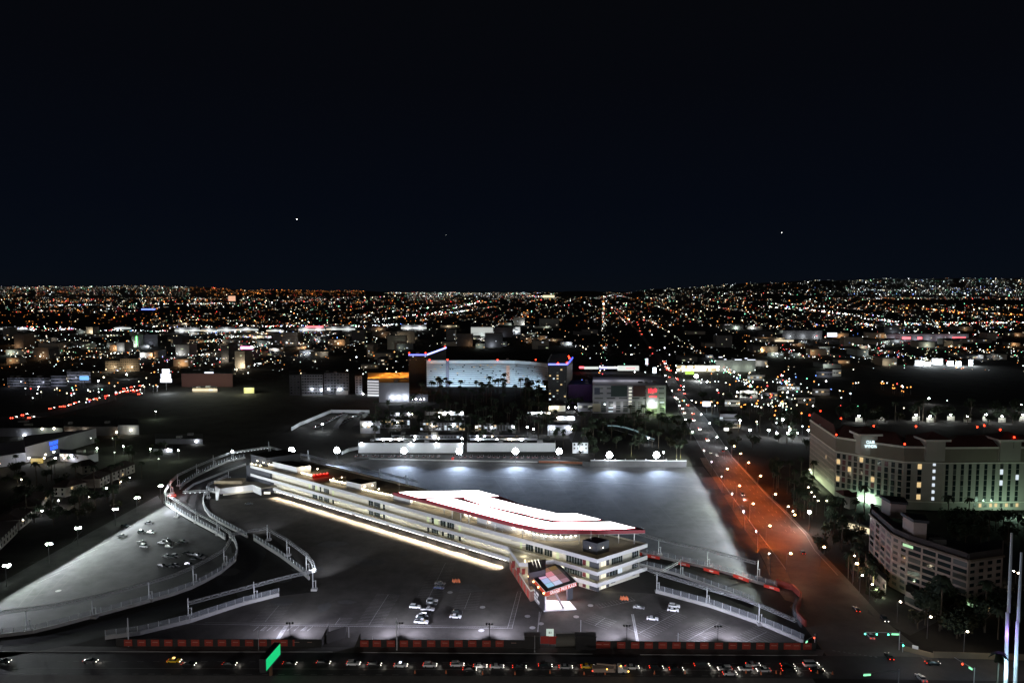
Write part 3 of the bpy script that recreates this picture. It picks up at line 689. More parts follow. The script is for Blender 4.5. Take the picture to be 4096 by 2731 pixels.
for (px, py, z, pw, ax, ay) in [(1260,2280,11,60000,1350,1960),(1000,2110,9,45000,1150,1880)]:
    x, y = P(px, py, z); light('SPOT', None, (x, y, z), pw, (.85,.9,1), .6, aim=(*P(ax, ay, 14), 14), spot=70, blend=.6, name='facade_beam')  # extra spots added to brighten the far left fascia
# sodium street lamps
sod = Proto(mast_proto('street_lamp', 9.5, [(0,0)], M_lampo, .12, .6, arm=1.8))
SOx = 0
SO = [(2937,1784),(2963,1814),(2995,1850),(2910,1875),(3043,1903),(2959,1942),(3102,1976),(3013,2014),(3179,2058),(3080,2102),(3163,2213),(3297,2187),(3429,2253)]
for i, (px, py) in enumerate(SO):
    x, y = P(px, py, 9.5)
    sod.place((x-1.8, y, 0), 0, ORD[i]+' orange sodium street lamp of the boulevard counting from its far end', 'orange street lamps along the boulevard')
    if i in (3,5,7,9,1,6,4,8): light('SPOT', None, (x, y, 9.2), 27000, (1,.14,.004), .3, aim=(x, y-1, 0), spot=158, blend=.5, name='sodium_light')
    else: light('POINT', None, (x, y, 9), 5000 if i < 10 else 1500 if i < 12 else 500, (1,.15,.006), .3, name='sodium_light')
sw = Proto(mast_proto('street_lamp', 8.5, [(0,0)], M_lampwarm, .1, .42, arm=1.0))
for i, (px, py, w_) in enumerate([(3450,2300,'beside the apartment drive'),(3418,2222,'left of the apartment block'),(3425,2253,'in front of the apartment block corner'),(3489,2336,'near the yellow gate posts'),(3602,2406,'at the drive entrance'),(3723,2466,'by the hedge right of the drive'),
    (3870,2525,'alone above the dark wall at the corner'),(4055,2283,'behind the tall pale poles'),(4073,2291,'right of the tall pale poles'),(3273,2002,'in the hotel forecourt'),(3307,2002,'under the hotel palms'),(3258,1985,'by the hotel ramp'),(3246,1968,'by the hotel ramp wall'),(3234,1948,'at the foot of the tall hotel'),(3154,2025,'on the east pavement'),(3172,2044,'on the east pavement hedge'),(3240,1878,'near the lit hotel corner')]):
    x, y = P(px, py, 8.5); o = sw.place((x-1, y, 0), 0, 'small warm lamp post '+w_+', '+ORD[i]+' of its kind', 'warm lamp posts near the right hotels')
    light('POINT', None, (x, y, 8.2), 260, (1,.85,.6), .2, name='lamp_light')
o = mast_proto('car_park_lamp', 11, [(0,0)], M_lampc, .14, 1.0); x, y = P(3238,2047,11); o.location = (x, y, 0); tag(o, 'brilliant white-green lamp between palms left of the tall hotel', 'street lamp'); light('POINT', None, (x,y,10), 7000, (.85,1,.95), .4, name='lamp_light')

# ================= track gantries, barriers =================
def gantry(label, path, z, posts=(), dotted=False, foot=True):
    q = [Vector((*P(x, y, z), z)) for x, y in path]
    t = thing('lighting_gantry', label, 'gantry', (q[0].x, q[0].y, 0), 'lattice lighting gantries along the track')
    m = MB()
    for a, b in zip(q, q[1:]):
        d = (b-a); l = d.length
        if l < .1: continue
        u = d/l; n = Vector((-u.y, u.x, 0))*.5; k = Vector((0,0,.5))
        for sx, sz in ((1,1),(-1,1),(1,-1),(-1,-1)): m.tube(a+n*sx+k*sz, b+n*sx+k*sz, .1)
        c = max(1, int(l/1.6))
        for i in range(c):
            p0 = a+u*l*i/c; p1 = a+u*l*(i+1)/c; s_ = 1 if i % 2 else -1
            m.tube(p0+n*s_+k, p1-n*s_+k, .07); m.tube(p0-n+k*s_, p1-n-k*s_, .07)
    m.build('truss', M_steel, t)
    if dotted:
        m = MB()
        for a, b in zip(q, q[1:]):
            l = (b-a).length; c = max(1, int(l/2.4))
            for i in range(c):
                p = a+(b-a)*((i+.5)/c)
                mm = MB(); mm.box(p.x-.3, p.x+.3, p.y-.3, p.y+.2, p.z-1.0, p.z-.55); mm.build('glint_dash', emat('gantry_glint', (.9,.95,1), 1.5), t)  # lit reflections on the truss built as weakly glowing dashes
    for px, py in posts:
        x, y = P(px, py); m = MB()
        m.tube((x,y,0),(x,y,z),.22); m.tube((x+1.1,y+.4,0),(x+1.1,y+.4,z*.52),.18); m.tube((x,y,z*.5),(x+1.1,y+.4,z*.5),.14)
        pt = m.build('tower', M_steel, t)
        if foot: m = MB(); m.box(x-.7,x+1.9,y-.9,y+.9,0,.95); m.build('footing', M_conc, pt)
    return t
ZG = 8.3
def top(px, py, z=ZG):  # base pixel -> gantry top pixel is implicit
    return (px, py)
gantry('long lattice gantry arching behind the paddock building left end, with a row of glowing glints', [(928,1809),(1000,1798),(1076,1787)], 9.5, [(928,1843),(1076,1812)], True)
gantry('lattice gantry dropping right behind the paddock roof end', [(1076,1787),(1130,1801),(1200,1815),(1260,1828),(1309,1840)], 9.5, [(1233,1850)])
gantry('curved lattice gantry climbing from the red-lit corner to the bright lamp', [(659,1969),(668,1950),(685,1924),(712,1899),(785,1864),(855,1835),(928,1809)], ZG, [(662,2010),(684,1975),(711,1944),(787,1901),(854,1864)])
gantry('lattice gantry descending over the left car park edge', [(659,1969),(700,1997),(740,2020),(783,2048),(830,2072),(866,2091),(916,2127)], ZG, [(703,2068),(783,2092),(869,2140)])
gantry('tightly curved gantry at the tip of the left car park', [(916,2127),(926,2142),(920,2160),(908,2180),(896,2198)], ZG, [(897,2258)])
gantry('very long low gantry sweeping along the bottom of the left car park', [(896,2198),(842,2230),(771,2268),(696,2299),(597,2329),(480,2362),(371,2390),(214,2422),(0,2449),(-200,2470)], ZG, [(774,2333),(597,2404),(371,2470),(107,2523)])
gantry('short gantry running right from the curved tip', [(926,2136),(1000,2122),(1066,2112)], ZG, [(1070,2160)])
gantry('gantry descending right along the inner track fence', [(1066,2112),(1145,2157),(1226,2217),(1250,2250),(1259,2281)], ZG, [(1148,2222),(1226,2290)])
gantry('straight lattice gantry across the dark track in the left foreground', [(1259,2281),(1130,2311),(1016,2341),(880,2377),(754,2411)], ZG, [(1252,2360),(1017,2402),(754,2472)])
gantry('start line gantry crossing the track with a dotted row of glowing glints', [(731,1967),(829,1962)], 6.5, [(829,1995)], True, False)
gantry('short inner gantry beside the low white service building', [(828,1952),(837,1934),(870,1920),(911,1901)], 8, [(829,1992),(915,1930)])
gantry('faint gantry behind the middle of the paddock roof', [(1340,1848),(1485,1883),(1518,1889),(1626,1914),(1672,1926)], 8, [(1518,1920),(1624,1946)])
gantry('long gantry along the bottom of the floodlit lot, right of the canopy', [(2480,2115),(2540,2130),(2634,2156),(2730,2178),(2829,2199),(2920,2223),(3025,2250)], ZG, [(2634,2221),(2829,2271),(3030,2312)])
gantry('gantry arm crossing the track right of the paddock building', [(2622,2297),(2718,2243)], ZG, [(2722,2305)])
gantry('short gantry joining the paddock building to the right-hand track', [(2545,2258),(2634,2291)], ZG, [(2627,2368)])
gantry('longest bright gantry descending to the lower right corner', [(2634,2293),(2730,2322),(2823,2350),(2900,2372),(2975,2394),(3041,2420),(3100,2445),(3184,2481)], ZG, [(2827,2421),(3036,2499)])
def barrier(label, pts, h=1.1, fh=3.2, m=M_conc, step=3.6, fence=True, red=False, z0=0):
    q = [Vector(P(x, y)) for x, y in pts]
    t = thing('track_barrier', label, 'barrier', (q[0].x, q[0].y, 0), 'concrete barriers lining the track')
    mb = MB(); nm = MB()
    for a, b in zip(q, q[1:]): mb.wall(a, b, .6, 0, h)
    mb.build('wall', m, t)
    if fence:
        for a, b in zip(q, q[1:]): nm.wall(a, b, .05, h, fh)
        nm.build('catch_fence', M_net, t)
        pm = MB(); pm.box(-.07,.07,-.07,.07,0,fh); p0 = None; tot = sum((b-a).length for a, b in zip(q, q[1:])); st = max(step, tot/95)
        d = 0; i = 0; acc = 0
        for a, b in zip(q, q[1:]):
            l = (b-a).length
            while d <= acc+l:
                p = a+(b-a)*((d-acc)/l)
                if p0 is None: p0 = pm.build('fence_post', M_steel, t, o=(0,0,1e-5)); c = p0
                else: c = p0.copy(); S.collection.objects.link(c); c.parent = t
                c.location = (p.x-q[0].x, p.y-q[0].y, 0); d += st
            acc += l
    return t
barrier('pale barrier at the upper edge of the left car park', [(655,2012),(722,2056),(783,2091),(860,2132),(902,2158)], 1.4, 3.2)
barrier('curved inner barrier dividing the track from the dark plaza', [(911,1975),(835,1968),(816,1985),(812,2010),(820,2040),(842,2068),(880,2092),(990,2150)], 1.1, 3.0)
barrier('long curving barrier along the bottom of the left car park', [(916,2145),(940,2170),(950,2200),(940,2246),(883,2293),(819,2329),(764,2356),(680,2385),(597,2408),(470,2443),(344,2477),(230,2508),(134,2531),(0,2547),(-200,2575)], 1.3, 3.3)
barrier('inner triangular barrier sloping down right below the curved gantry', [(1016,2160),(1121,2226),(1204,2288),(1237,2318)], 1.6, 3.4)
barrier('pale barrier in the left foreground beside the plaza markings', [(1116,2383),(978,2418),(900,2443),(761,2489),(650,2516),(560,2538),(421,2556)], 1.5, 3.6)
barrier('dark outer barrier along the far left curve', [(720,1957),(740,1935),(785,1906),(850,1874),(909,1848),(980,1832)], 1.2, 3.4)
barrier('second rail inside the far left curve', [(742,1965),(775,1940),(842,1913),(909,1886),(983,1860)], 1.4, 2, fence=False)
barrier('white barrier at the right foreground with marker lights', [(2627,2370),(2730,2398),(2840,2428),(2942,2463),(3044,2499),(3130,2535),(3215,2572)], 1.4, 3.6)
barrier('middle barrier of the right-hand track', [(2560,2262),(2699,2298),(2823,2341),(2930,2380),(3020,2415)], 1.2, 3.2)
barrier('barrier along the bottom edge of the floodlit lot', [(2480,2196),(2540,2210),(2680,2240),(2829,2274),(2930,2300),(3030,2333),(3108,2352)], 1.2, 3.2)
barrier('faint rail behind the paddock building', [(1300,1862),(1480,1905),(1640,1945),(1760,1975)], 1.2, 2.4, fence=False)
# red boards
for i, (a, b) in enumerate([((2590,2226),(2640,2237)),((2716,2256),(2760,2267)),((2816,2280),(2878,2297)),((2935,2306),(2997,2328)),((3057,2346),(3120,2364)),((2540,2213),(2570,2221))]):
    A_ = Vector(P(*a)); B_ = Vector(P(*b)); d = (B_-A_).normalized(); n = Vector((d.y,-d.x))*.5
    t = thing('advert_board', ORD[i]+' red board fixed along the right-hand track edge below the floodlit lot', 'board', (A_.x, A_.y, 0), 'red boards along the right-hand track')
    m = MB(); m.wall(A_+n, B_+n, .12, .1, 1.5); m.build('panel', mat('bright_red_board', (.7,.05,.03), .5), t)
    m = MB(); c = (A_+B_)/2+n*1.25; m.wall(c-d*1, c+d*1, .1, .6, 1.1); m.build('emblem', mat('white_letter', (.75,.73,.72)), t)
    if i in (2,3,4): light('POINT', None, (c.x+n.x*6, c.y+n.y*6, 2.5), 180, (1,.7,.6), .2, name='board_light')
t = thing('red_barrier', 'red-topped curving barrier wall at the right end of the track by the boulevard', 'barrier', (*P(3172,2343),0))
q = [P(x, y) for x, y in [(3105,2338),(3172,2360),(3203,2390),(3200,2420),(3188,2445),(3192,2470),(3222,2505)]]
m = MB()
for a, b in zip(q, q[1:]): m.wall(a, b, .8, 0, 2.6)
m.build('wall', mat('dull_red', (.3,.045,.03), .7), t)
m = MB()
for a, b in zip(q[3:], q[4:]): m.wall((a[0]-2,a[1]-1), (b[0]-2,b[1]-1), .4, 0, 3.6)
m.build('catch_fence', M_net, t)
light('POINT', None, (*P(3190,2350),6), 900, (1,.4,.2), .4, name='sodium_light')
# wavy red kerb patch of the start corner
for px, py, c, pw in [(700,1978,(1,.15,.12),1400),(690,2000,(1,.9,.95),2500),(928,1842,(.9,.95,1),5000),(960,1860,(.9,1,.95),3000),(660,1985,(.9,.95,1),2500)]:
    light('POINT', None, (*P(px, py), 7), pw, c, .3, name='track_light')
m = MB(); x, y = P(928,1809,9.5); t = thing('bright_floodlight', 'single brilliant lamp on the gantry left of the charcoal building end', 'floodlight', (x, y, 9.6)); m.ball((x, y, 10.4), .75, n=8, k=5); m.build('lamp_head', M_lampw, t); m = MB(); m.tube((x,y,9.4),(x,y,10),.12); m.build('bracket', M_steel, t)
p = P(740,2010); m = MB(); t = thing('run_off_board', 'small red barrier pad lit red at the left track corner', 'barrier', (*P(690,1986),0)); a = P(672,1986); b = P(704,1986); m.wall(a, b, .8, 0, 1.4); m.build('pad', mat('bright_red_board', (.7,.05,.03)), t)
m = MB(); m.wall((a[0],a[1]-.5),(b[0],b[1]-.5), .1, 1.0, 1.2); m.build('stripe', M_white, t)

# ================= front fence with banners =================
t = thing('perimeter_fence', 'long dark fence along the front of the plaza, left of the open gate', 'fence', (*P(900,2586),0))
def fseg(t, a, b, h=2.9):
    m = MB(); m.wall(P(*a), P(*b), .12, 0, h); m.build('panel', M_fence, t)
fseg(t, (465,2584), (1287,2586)); m = MB(); q = P(1287,2586); m.tube((*q,0),(*q,3.1),.12); m.build('gate_post', M_dark, t)
t = thing('perimeter_fence', 'long dark fence along the front of the plaza, between the gate and the guard boxes', 'fence', (*P(1700,2589),0))
fseg(t, (1442,2587), (2100,2589)); m = MB(); q = P(1442,2587); m.hull([(q[0]-2.2,q[1],0),(q[0]+.1,q[1],0),(q[0]+.1,q[1]+.2,0),(q[0]-2.2,q[1]+.2,0)],[(q[0]-.1,q[1],5.2),(q[0]+.1,q[1],5.2),(q[0]+.1,q[1]+.2,5.2),(q[0]-.1,q[1]+.2,5.2)]); m.build('gate_wing', M_fence, t)
t = thing('perimeter_fence', 'long dark fence along the front of the plaza, right of the big dark screen', 'fence', (*P(2800,2596),0))
fseg(t, (2386,2592), (3262,2600)); fseg(t, (3262,2600), (3268,2560)); m = MB(); q = P(3262,2600); m.tube((*q,0),(*q,3.1),.12); m.build('end_post', M_dark, t)
bn = thing('fence_banner', 'x', 'banner'); m = MB(); m.box(-1.5,1.5,-.17,-.08,.35,2.75); m.build('panel', mat('banner_red', (.33,.035,.02), .7, noise=.4, scale=1.5), bn)
m = MB(); m.box(-.95,.95,-.2,-.171,1.75,1.9); m.build('lettering', mat('banner_lettering', (.5,.3,.25), .7), bn); bnp = Proto(bn)
bx = [514,568,622,675,729,782,836,889,943,998,1052,1103,1135,1188,1241,1265]
bx2 = [1458,1508,1564,1616,1669,1725,1780,1834,1889,1946,1999,2055]
bx3 = [2395,2424,2484,2540,2594,2650,2705,2761,2816,2874,2930,2984,3040,3094,3150,3184,3228]
i = 0
for seg, yy, w_ in ((bx, 2585, 'left of the open gate'), (bx2, 2588, 'between the gate and guard boxes'), (bx3, 2593, 'right of the big dark screen')):
    for k, px in enumerate(seg):
        y = yy+(3 if px > 2384 else 0)*(px-2384)/440
        x0, y0 = P(px, y); bnp.place((x0, y0-.02 if px < 2300 else y0-.12, 0), 0, ORD[k]+' red banner of the fence stretch '+w_, 'red banners on the front fence')
# gate wings, ramp, guard boxes, dark screen, drum
t = thing('gate_leaf', 'open dark gate leaf swung into the plaza beside the left fence', 'gate', (*P(1290,2580),0))
m = MB(); m.wall(P(1289,2584), P(1315,2534), .15, 0, 3.4); m.build('panel', M_fence, t); m = MB(); q = P(1315,2534); m.tube((*q,0),(*q,4.4),.1); m.build('post', M_dark, t)
t = thing('gate_screen', 'big dark slanted screen panel standing across the open gateway', 'screen', (*P(1330,2560),0))
a = P(1306,2572); b = P(1385,2548); m = MB(); m.wall(a, b, .3, 0, 4.2); m.build('panel', M_fence, t); m = MB(); m.tube((b[0]+1,b[1],0),(b[0]+1,b[1],4),.12); m.build('post', M_conc, t)
for i, (x0, x1, yb, yt, mm, nm, lb, ct) in enumerate([(2098,2160,2592,2545,M_fence,'guard_hut','dark red-trimmed guard hut left of the numbered white sign','hut'),(2302,2384,2598,2545,mat('screen_black',(.012,.012,.014),.4),'dark_screen','big blank dark screen box on the front fence line','screen')]):
    a = P(x0, yb); b = P(x1, yb); h = ZH(a, yt); t = thing(nm, lb, ct, (*a, 0)); m = MB(); m.box(a[0], b[0], a[1], a[1]+3, 0, h); m.build('box', mm, t); m = MB(); m.box(a[0]-.15, b[0]+.15, a[1]-.2, a[1]+3.2, h, h+.15); m.build('lid', M_dark, t)
a = P(2160,2590); t = thing('red_drum', 'pair of red panels on the hut beside the white numbered sign', 'banner', (*a,0)); m = MB(); m.box(a[0]+.2,a[0]+3.2,a[1]+.1,a[1]+.3,1.6,4.4); m.build('panel', M_red, t); m = MB(); m.box(a[0]+3.3,a[0]+6.2,a[1]+.1,a[1]+.3,1.4,4.3); m.build('panel', M_red, t)
a = P(2212,2592); t = thing('cylinder_tank', 'fat grey cylindrical shape behind the front fence right of the white sign', 'tank', (*a,0)); m = MB(); m.tube((a[0]+1,a[1]+2,2.2),(a[0]+9,a[1]+2.4,2.2),2.3,16); m.build('shell', mat('tank_grey', (.12,.115,.1), .8), t)
m = MB(); m.tube((a[0]+9,a[1]+2.4,2.2),(a[0]+10.8,a[1]+2.5,2.2),2.0,16); m.build('end_cap', M_dark, t)
a = P(2200,2590); t = thing('number_sign', 'white square sign with the black number 51 above the front fence', 'sign', (*a,0)); x = a[0]; y = a[1]+.5
m = MB(); m.box(x-1.35,x+1.35,y,y+.2,4.2,6.9); m.build('panel', emat('sign_pale', (.8,.95,.85), .62), t); m = MB(); m.tube((x,y+.1,0),(x,y+.1,4.3),.12); m.build('post', M_dark, t)
text('number', '51', t, M_dark, (x-.5,y-.02,5.2), (1,0,0), (0,0,1), 1.0, .75, ext=.03, bold=.03)
# slim poles in the front
for i, (px, pb, pt, w_) in enumerate([(2139,2606,2540,'in front of the guard hut'),(1588,2598,2470,'thick grey, rising left of the plaza lamps'),(515,2584,2470,'pale thick, left of the first banners'),(1035,2598,2520,'near the green billboard'),(2323,2530,2478,'white, in the plaza right of the gateway'),(1490,2583,2545,'short, by the gate'),(2712,2572,2530,'thin, in the right plaza')]):
    a = P(px, pb); h = ZH(a, pt); t = thing('utility_pole', 'slim bare pole, '+w_, 'pole', (*a,0)); m = MB(); m.tube((*a,0),(*a,h),.22 if i in (1,2) else .1,6,.15 if i in (1,2) else .08); m.build('shaft', M_steel, t); m = MB(); m.tube((*a,0),(*a,.3),.3,8); m.build('base', M_conc, t)
# green billboard
t = thing('billboard', 'slanted glowing green digital billboard on a black frame beside the avenue', 'billboard', (*P(1078,2790),0))
a = Vector(P(1064,2637,8.3)); b_ = Vector(P(1120,2573,8.3)); zt_ = 8.3
h = 5.6
# bottom pixel rows: 2680 left, 2614 right
zb = ZH(tuple(a), 2681)
d = (b_-a).normalized(); n = Vector((-d.y, d.x)); n = n if n.x < 0 else -n
m = MB(); m.prism([a-d*.3, b_+d*.3, b_+d*.3+n*2.2, a-d*.3+n*2.2], zb-.6, zt_+.3); m.build('frame', M_dark, t)
m = MB(); q = [a-n*.06, b_-n*.06, b_-n*.01, a-n*.01]; m.prism([(p.x,p.y) for p in q], zb, zt_); m.build('screen', emat('green_screen', (.0,.62,.2), 1.0, True), t)
m = MB(); c = (a+b_)/2+n*1; m.tube((c.x,c.y,0),(c.x,c.y,zb-.5),.6,8); m.build('post', mat('rust_post', (.12,.06,.03)), t)
# tall lit poles at the lower right
for i, (px0, px1, pt, w_, bm) in enumerate([(4022,4047,2130,'left one of two tall tapering pale poles, its foot glowing violet and white',0),(4060,4086,2208,'right one of two tall tapering pale poles at the right edge',1)]):
    a = P(px0, 2760); h = ZH(a, pt); tx = (px1-CX)/F*(a[1]*cp-(h-HC)*sp)
    t = thing('tall_mast', w_, 'mast', (*a,0)); m = MB(); m.tube((*a,0),(tx,a[1],h*.5),.6,8,.5); m.build('lower_shaft', M_white, t); m = MB(); m.tube(((a[0]+tx)/2+(tx-a[0])*.0,a[1],h*.5),(tx,a[1],h),.5,8,.32); m.build('upper_shaft', M_white, t)
    if i == 0:
        light('SPOT', None, (a[0]-1.6,a[1]-3,.5), 26000, (.45,.75,1), .3, aim=(a[0],a[1],14), spot=50, blend=1, name='mast_uplight'); light('POINT', None, (a[0]-1.6,a[1]-2.2,19), 900, (.45,.2,1), .4, name='mast_violet')
        light('POINT', None, (a[0]-3,a[1]-3,6), 1500, (.6,.9,1), .4, name='mast_uplight')

# ================= vehicles =================
LH = emat('headlight', (1,.93,.8), 5); LT = emat('tail_light', (1,.05,.02), 4); LHo = mat('headlight_off', (.4,.4,.42), .2); LTo = mat('tail_light_off', (.2,.01,.01), .4)
def prof(mb, pts, hw, hw2=None, zsplit=99, mi=0):
    hw2 = hw2 or hw
    mb.hull([(x, -(hw if z < zsplit else hw2), z) for x, z in pts], [(x, (hw if z < zsplit else hw2), z) for x, z in pts], mi)
BODY = {'sedan': ([(-2.3,.35),(-2.32,.85),(-1.75,1.0),(.95,.98),(2.15,.82),(2.3,.55),(2.25,.32)], [(-1.7,.98),(-1.05,1.38),(.15,1.42),(1.0,.97)]),
  'suv': ([(-2.3,.4),(-2.34,1.05),(.95,1.08),(2.15,.98),(2.32,.65),(2.28,.38)], [(-2.2,1.05),(-1.95,1.66),(.1,1.72),(.95,1.07)]),
  'van': ([(-2.6,.4),(-2.62,1.2),(1.7,1.2),(2.5,.95),(2.6,.5)], [(-2.58,1.18),(-2.5,2.05),(1.0,2.1),(1.8,1.18)]),
  'pickup': ([(-2.8,.5),(-2.82,1.1),(1.3,1.12),(2.6,1.05),(2.78,.7),(2.75,.45)], [(-.5,1.1),(-.35,1.78),(.75,1.8),(1.45,1.1)])}
_veh = {}
def vehicle(kind, col, lit, loc_, rz, label, group, cat=None, roofsign=None, sc=1):
    key = (kind, col, lit, roofsign)
    if key not in _veh:
        t = thing({'sedan':'car','suv':'suv','van':'van','pickup':'pickup_truck'}[kind], 'x', cat or ('car' if kind in ('sedan','suv') else kind))
        pm = mat('paint_%s' % '_'.join('%02d'%int(c*99) for c in col), col, .3, .1)
        b, c = BODY[kind]; m = MB(); prof(m, b, .92, .86, .9); m.build('body', pm, t)
        m = MB(); prof(m, c, .84, .66, c[0][1]+.1); m.build('windows', M_glass, t)
        m = MB(); q = c[1:3]; m.prism([(q[0][0]+.08,-.66),(q[1][0]-.02,-.66),(q[1][0]-.02,.66),(q[0][0]+.08,.66)], q[0][1]-.02, q[1][1]+.05); m.build('roof', pm, t)
        if kind == 'pickup': m = MB(); m.box(-2.6,-.7,-.72,.72,1.08,1.13); m.build('bed', M_dark, t)
        wm = MB(); wm.tube((0,-.1,0),(0,.1,0),.34,10); w0_ = None
        for x in (-1.45, 1.4):
            for y in (-.86, .86):
                if w0_ is None: w0_ = wm.build('wheel', M_tyre, t, o=(0,0,1e-5)); o = w0_
                else: o = w0_.copy(); S.collection.objects.link(o); o.parent = t
                o.location = (x, y, .34)
        xf = b[-2][0]; xr = b[0][0]
        hz = b[-2][1]+.02
        for y in (-.62,.62):
            m = MB(); m.ball((xf-.03, y, hz+.05), .17 if lit else .12, n=6, k=4); m.build('headlight', LH if lit else LHo, t)
            m = MB(); m.ball((xr+.0, y, b[1][1]-.12), .16 if lit else .1, n=6, k=4); m.build('tail_light', LT if lit else LTo, t)
        if roofsign: m = MB(); m.box(-.5,.3,-.35,.35,c[1][1]+.06,c[1][1]+.4); m.build('roof_sign', emat('sign_'+roofsign, (1,.6,.2) if roofsign == 'amber' else (.8,.85,1), 2), t)
        _veh[key] = Proto(t)
    return _veh[key].place(loc_, rz, label, group, sc)
WH=(.72,.73,.75); BK=(.012,.012,.014); GY=(.12,.12,.13); SV=(.42,.42,.44); YE=(.75,.5,.01); RD=(.3,.02,.02); BL=(.02,.03,.08)
cn = {WH:'white',BK:'black',GY:'dark grey',SV:'silver',YE:'yellow',RD:'dark red',BL:'dark blue'}
kn = {'sedan':'saloon car','suv':'tall estate car','van':'van','pickup':'pickup truck'}
KV = [(15,2649,'sedan',BK,None),(363,2648,'sedan',GY,None),(697,2647,'sedan',YE,'amber'),(755,2661,'sedan',BK,None),(919,2660,'sedan',BK,None),(1159,2658,'sedan',BK,None),(1294,2656,'suv',BK,None),(1414,2659,'suv',WH,None),(1498,2663,'suv',BK,None),(1603,2665,'sedan',WH,'white'),(1720,2665,'suv',WH,None),(1829,2663,'suv',WH,None),
  (1921,2668,'sedan',WH,None),(1988,2670,'sedan',WH,None),(1879,2681,'sedan',BK,None),(2078,2672,'sedan',BK,None),(2181,2668,'suv',BK,None),(2263,2672,'sedan',SV,None),(2351,2670,'sedan',YE,None),(2529,2673,'sedan',WH,None),(2625,2675,'suv',BK,None),(2705,2680,'sedan',BK,None),(2808,2668,'van',BK,None),
  (2899,2680,'suv',WH,None),(2919,2698,'sedan',SV,None),(2982,2680,'suv',WH,None),(3012,2662,'sedan',SV,None),(3054,2684,'sedan',SV,None),(3150,2667,'suv',BK,None),(3155,2684,'sedan',BK,None),(3244,2664,'van',WH,None),(3268,2685,'sedan',BK,None)]
cnt = {}
for px, py, k, c, rs in KV:
    key = (k, c); cnt[key] = cnt.get(key, 0)+1
    rev = (px in (2899,2982,3054))
    x, y = P(px, py); lab = '%s %s from the left in the lit queue on the foreground avenue' % (ORD[cnt[key]-1], cn[c]+' '+kn[k])
    if rs: lab = '%s %s with a lit roof sign on the foreground avenue' % (cn[c], kn[k])
    vehicle(k, c, True, (x, y, .02), math.pi if rev else 0, lab, 'cars queueing on the foreground avenue', None, rs)
    if px > 300: light('POINT', None, (x+(-3.4 if rev else 3.4), y, .6), 28, (1,.93,.8), .1, name='headlight_beam')
vehicle('sedan', BK, False, (*P(995,2018),.01), 0, 'black car alone in the dark plaza below the white service building', 'cars parked in the plaza')
for i in range(6):
    x = -150+i*46; t = mast_proto('street_lamp', 8.5, [(0,0)], M_lampw, .12, .4); t.location = (x, 184, 0); tag(t, 'added out-of-view street lamp on the near side of the avenue', 'street lamp', 'added near avenue lamps'); light('SPOT', None, (x, 185.5, 8.2), 11000, (1,.95,.9), .3, aim=(x, 226, 0), spot=100, blend=.9)  # lamps added out of view to light the queueing cars
# utility truck
x, y = P(2440,2690); t = thing('utility_truck', 'long work truck with folded crane boom and orange lights beside the yellow car', 'truck', (x, y, 0))
m = MB(); m.box(x-6,x+1.6,y-1.2,y+1.2,.9,1.5); m.box(x-6,x+1.2,y-1.2,y+1.2,1.5,2.2); m.build('bed', mat('truck_tan', (.3,.22,.17), .6), t)
m = MB(); prof(m, [(0,0)]*0 or [(x+2.6,.7),(x+2.6,2.9),(x+3.9,2.9),(x+4.4,1.9),(x+5.9,1.7),(x+6.1,.7)], 1.1); 
m.v = [(a, b+y, c) for a, b, c in m.v]; m.build('cab', mat('truck_white', (.6,.58,.55), .5), t)
m = MB(); m.tube((x-4.5,y,3.3),(x+1.8,y,2.7),.28,6); m.tube((x+1.6,y,1.5),(x+1.6,y,3.1),.4,6); m.build('boom', mat('truck_tan', (.3,.22,.17)), t)
wm = MB(); wm.tube((0,-.2,0),(0,.2,0),.5,10)
for dx in (-4.2,-3,4.4):
    for dy in (-1,1): m = MB(); m.tube((x+dx,y+dy-.15,.5),(x+dx,y+dy+.15,.5),.5,10); m.build('wheel', M_tyre, t)
for dx, dz, mm in ((-6.1,1.4,LT),(-1.2,2.0,emat('amber_marker',(1,.5,.08),7)),(6.1,1.2,emat('amber_marker',(1,.5,.08),7)),(3.5,3.1,emat('amber_marker',(1,.5,.08),7))):
    m = MB(); m.ball((x+dx,y-1.1,dz),.25,n=6,k=4); m.build('marker_light', mm, t)
# intersection and boulevard traffic
def ang(a, b): A_ = P(*a); B_ = P(*b); return math.atan2(B_[1]-A_[1], B_[0]-A_[0])
away = ang((3481,2545),(3080,2000)); tow = away+math.pi
for px, py, k, c, az, lab in [(3481,2547,'sedan',SV,away,'silver car with red tail lights under the green traffic lights'),(3557,2630,'sedan',BK,away,'black car with red tail lights in the middle of the junction'),
    (3684,2716,'sedan',SV,math.pi/2,'car with bright tail lights at the bottom edge below the junction'),(3538,2480,'suv',BK,tow,'dark car with bright headlights leaving the apartment drive'),(3425,2440,'sedan',BK,away,'car with red tail lights at the near end of the boulevard'),
    (3211,2212,'sedan',BK,away,'dark car with small tail lights on the dim part of the boulevard'),(2970,1980,'suv',BK,tow,'oncoming car with two headlights alone in the orange stretch of the boulevard'),(2842,1812,'sedan',BK,tow,'oncoming car, left of the pair at the far end of the orange stretch'),
    (2867,1823,'sedan',SV,tow,'oncoming car, right of the pair at the far end of the orange stretch'),(2891,1805,'sedan',BK,away,'departing car with tail lights at the far end of the orange stretch'),(3730,2655,'sedan',BK,0,'dark car waiting on the right arm of the junction')]:
    vehicle(k, c, True, (*P(px, py), .02), az, lab, 'boulevard traffic')
x, y = P(2975,1992); light('SPOT', None, (x, y, .7), 5000, (.85,.9,1), .1, aim=(x+math.cos(tow)*20, y+math.sin(tow)*20, -2), spot=50, blend=1, name='headlight_beam')
fc = {}
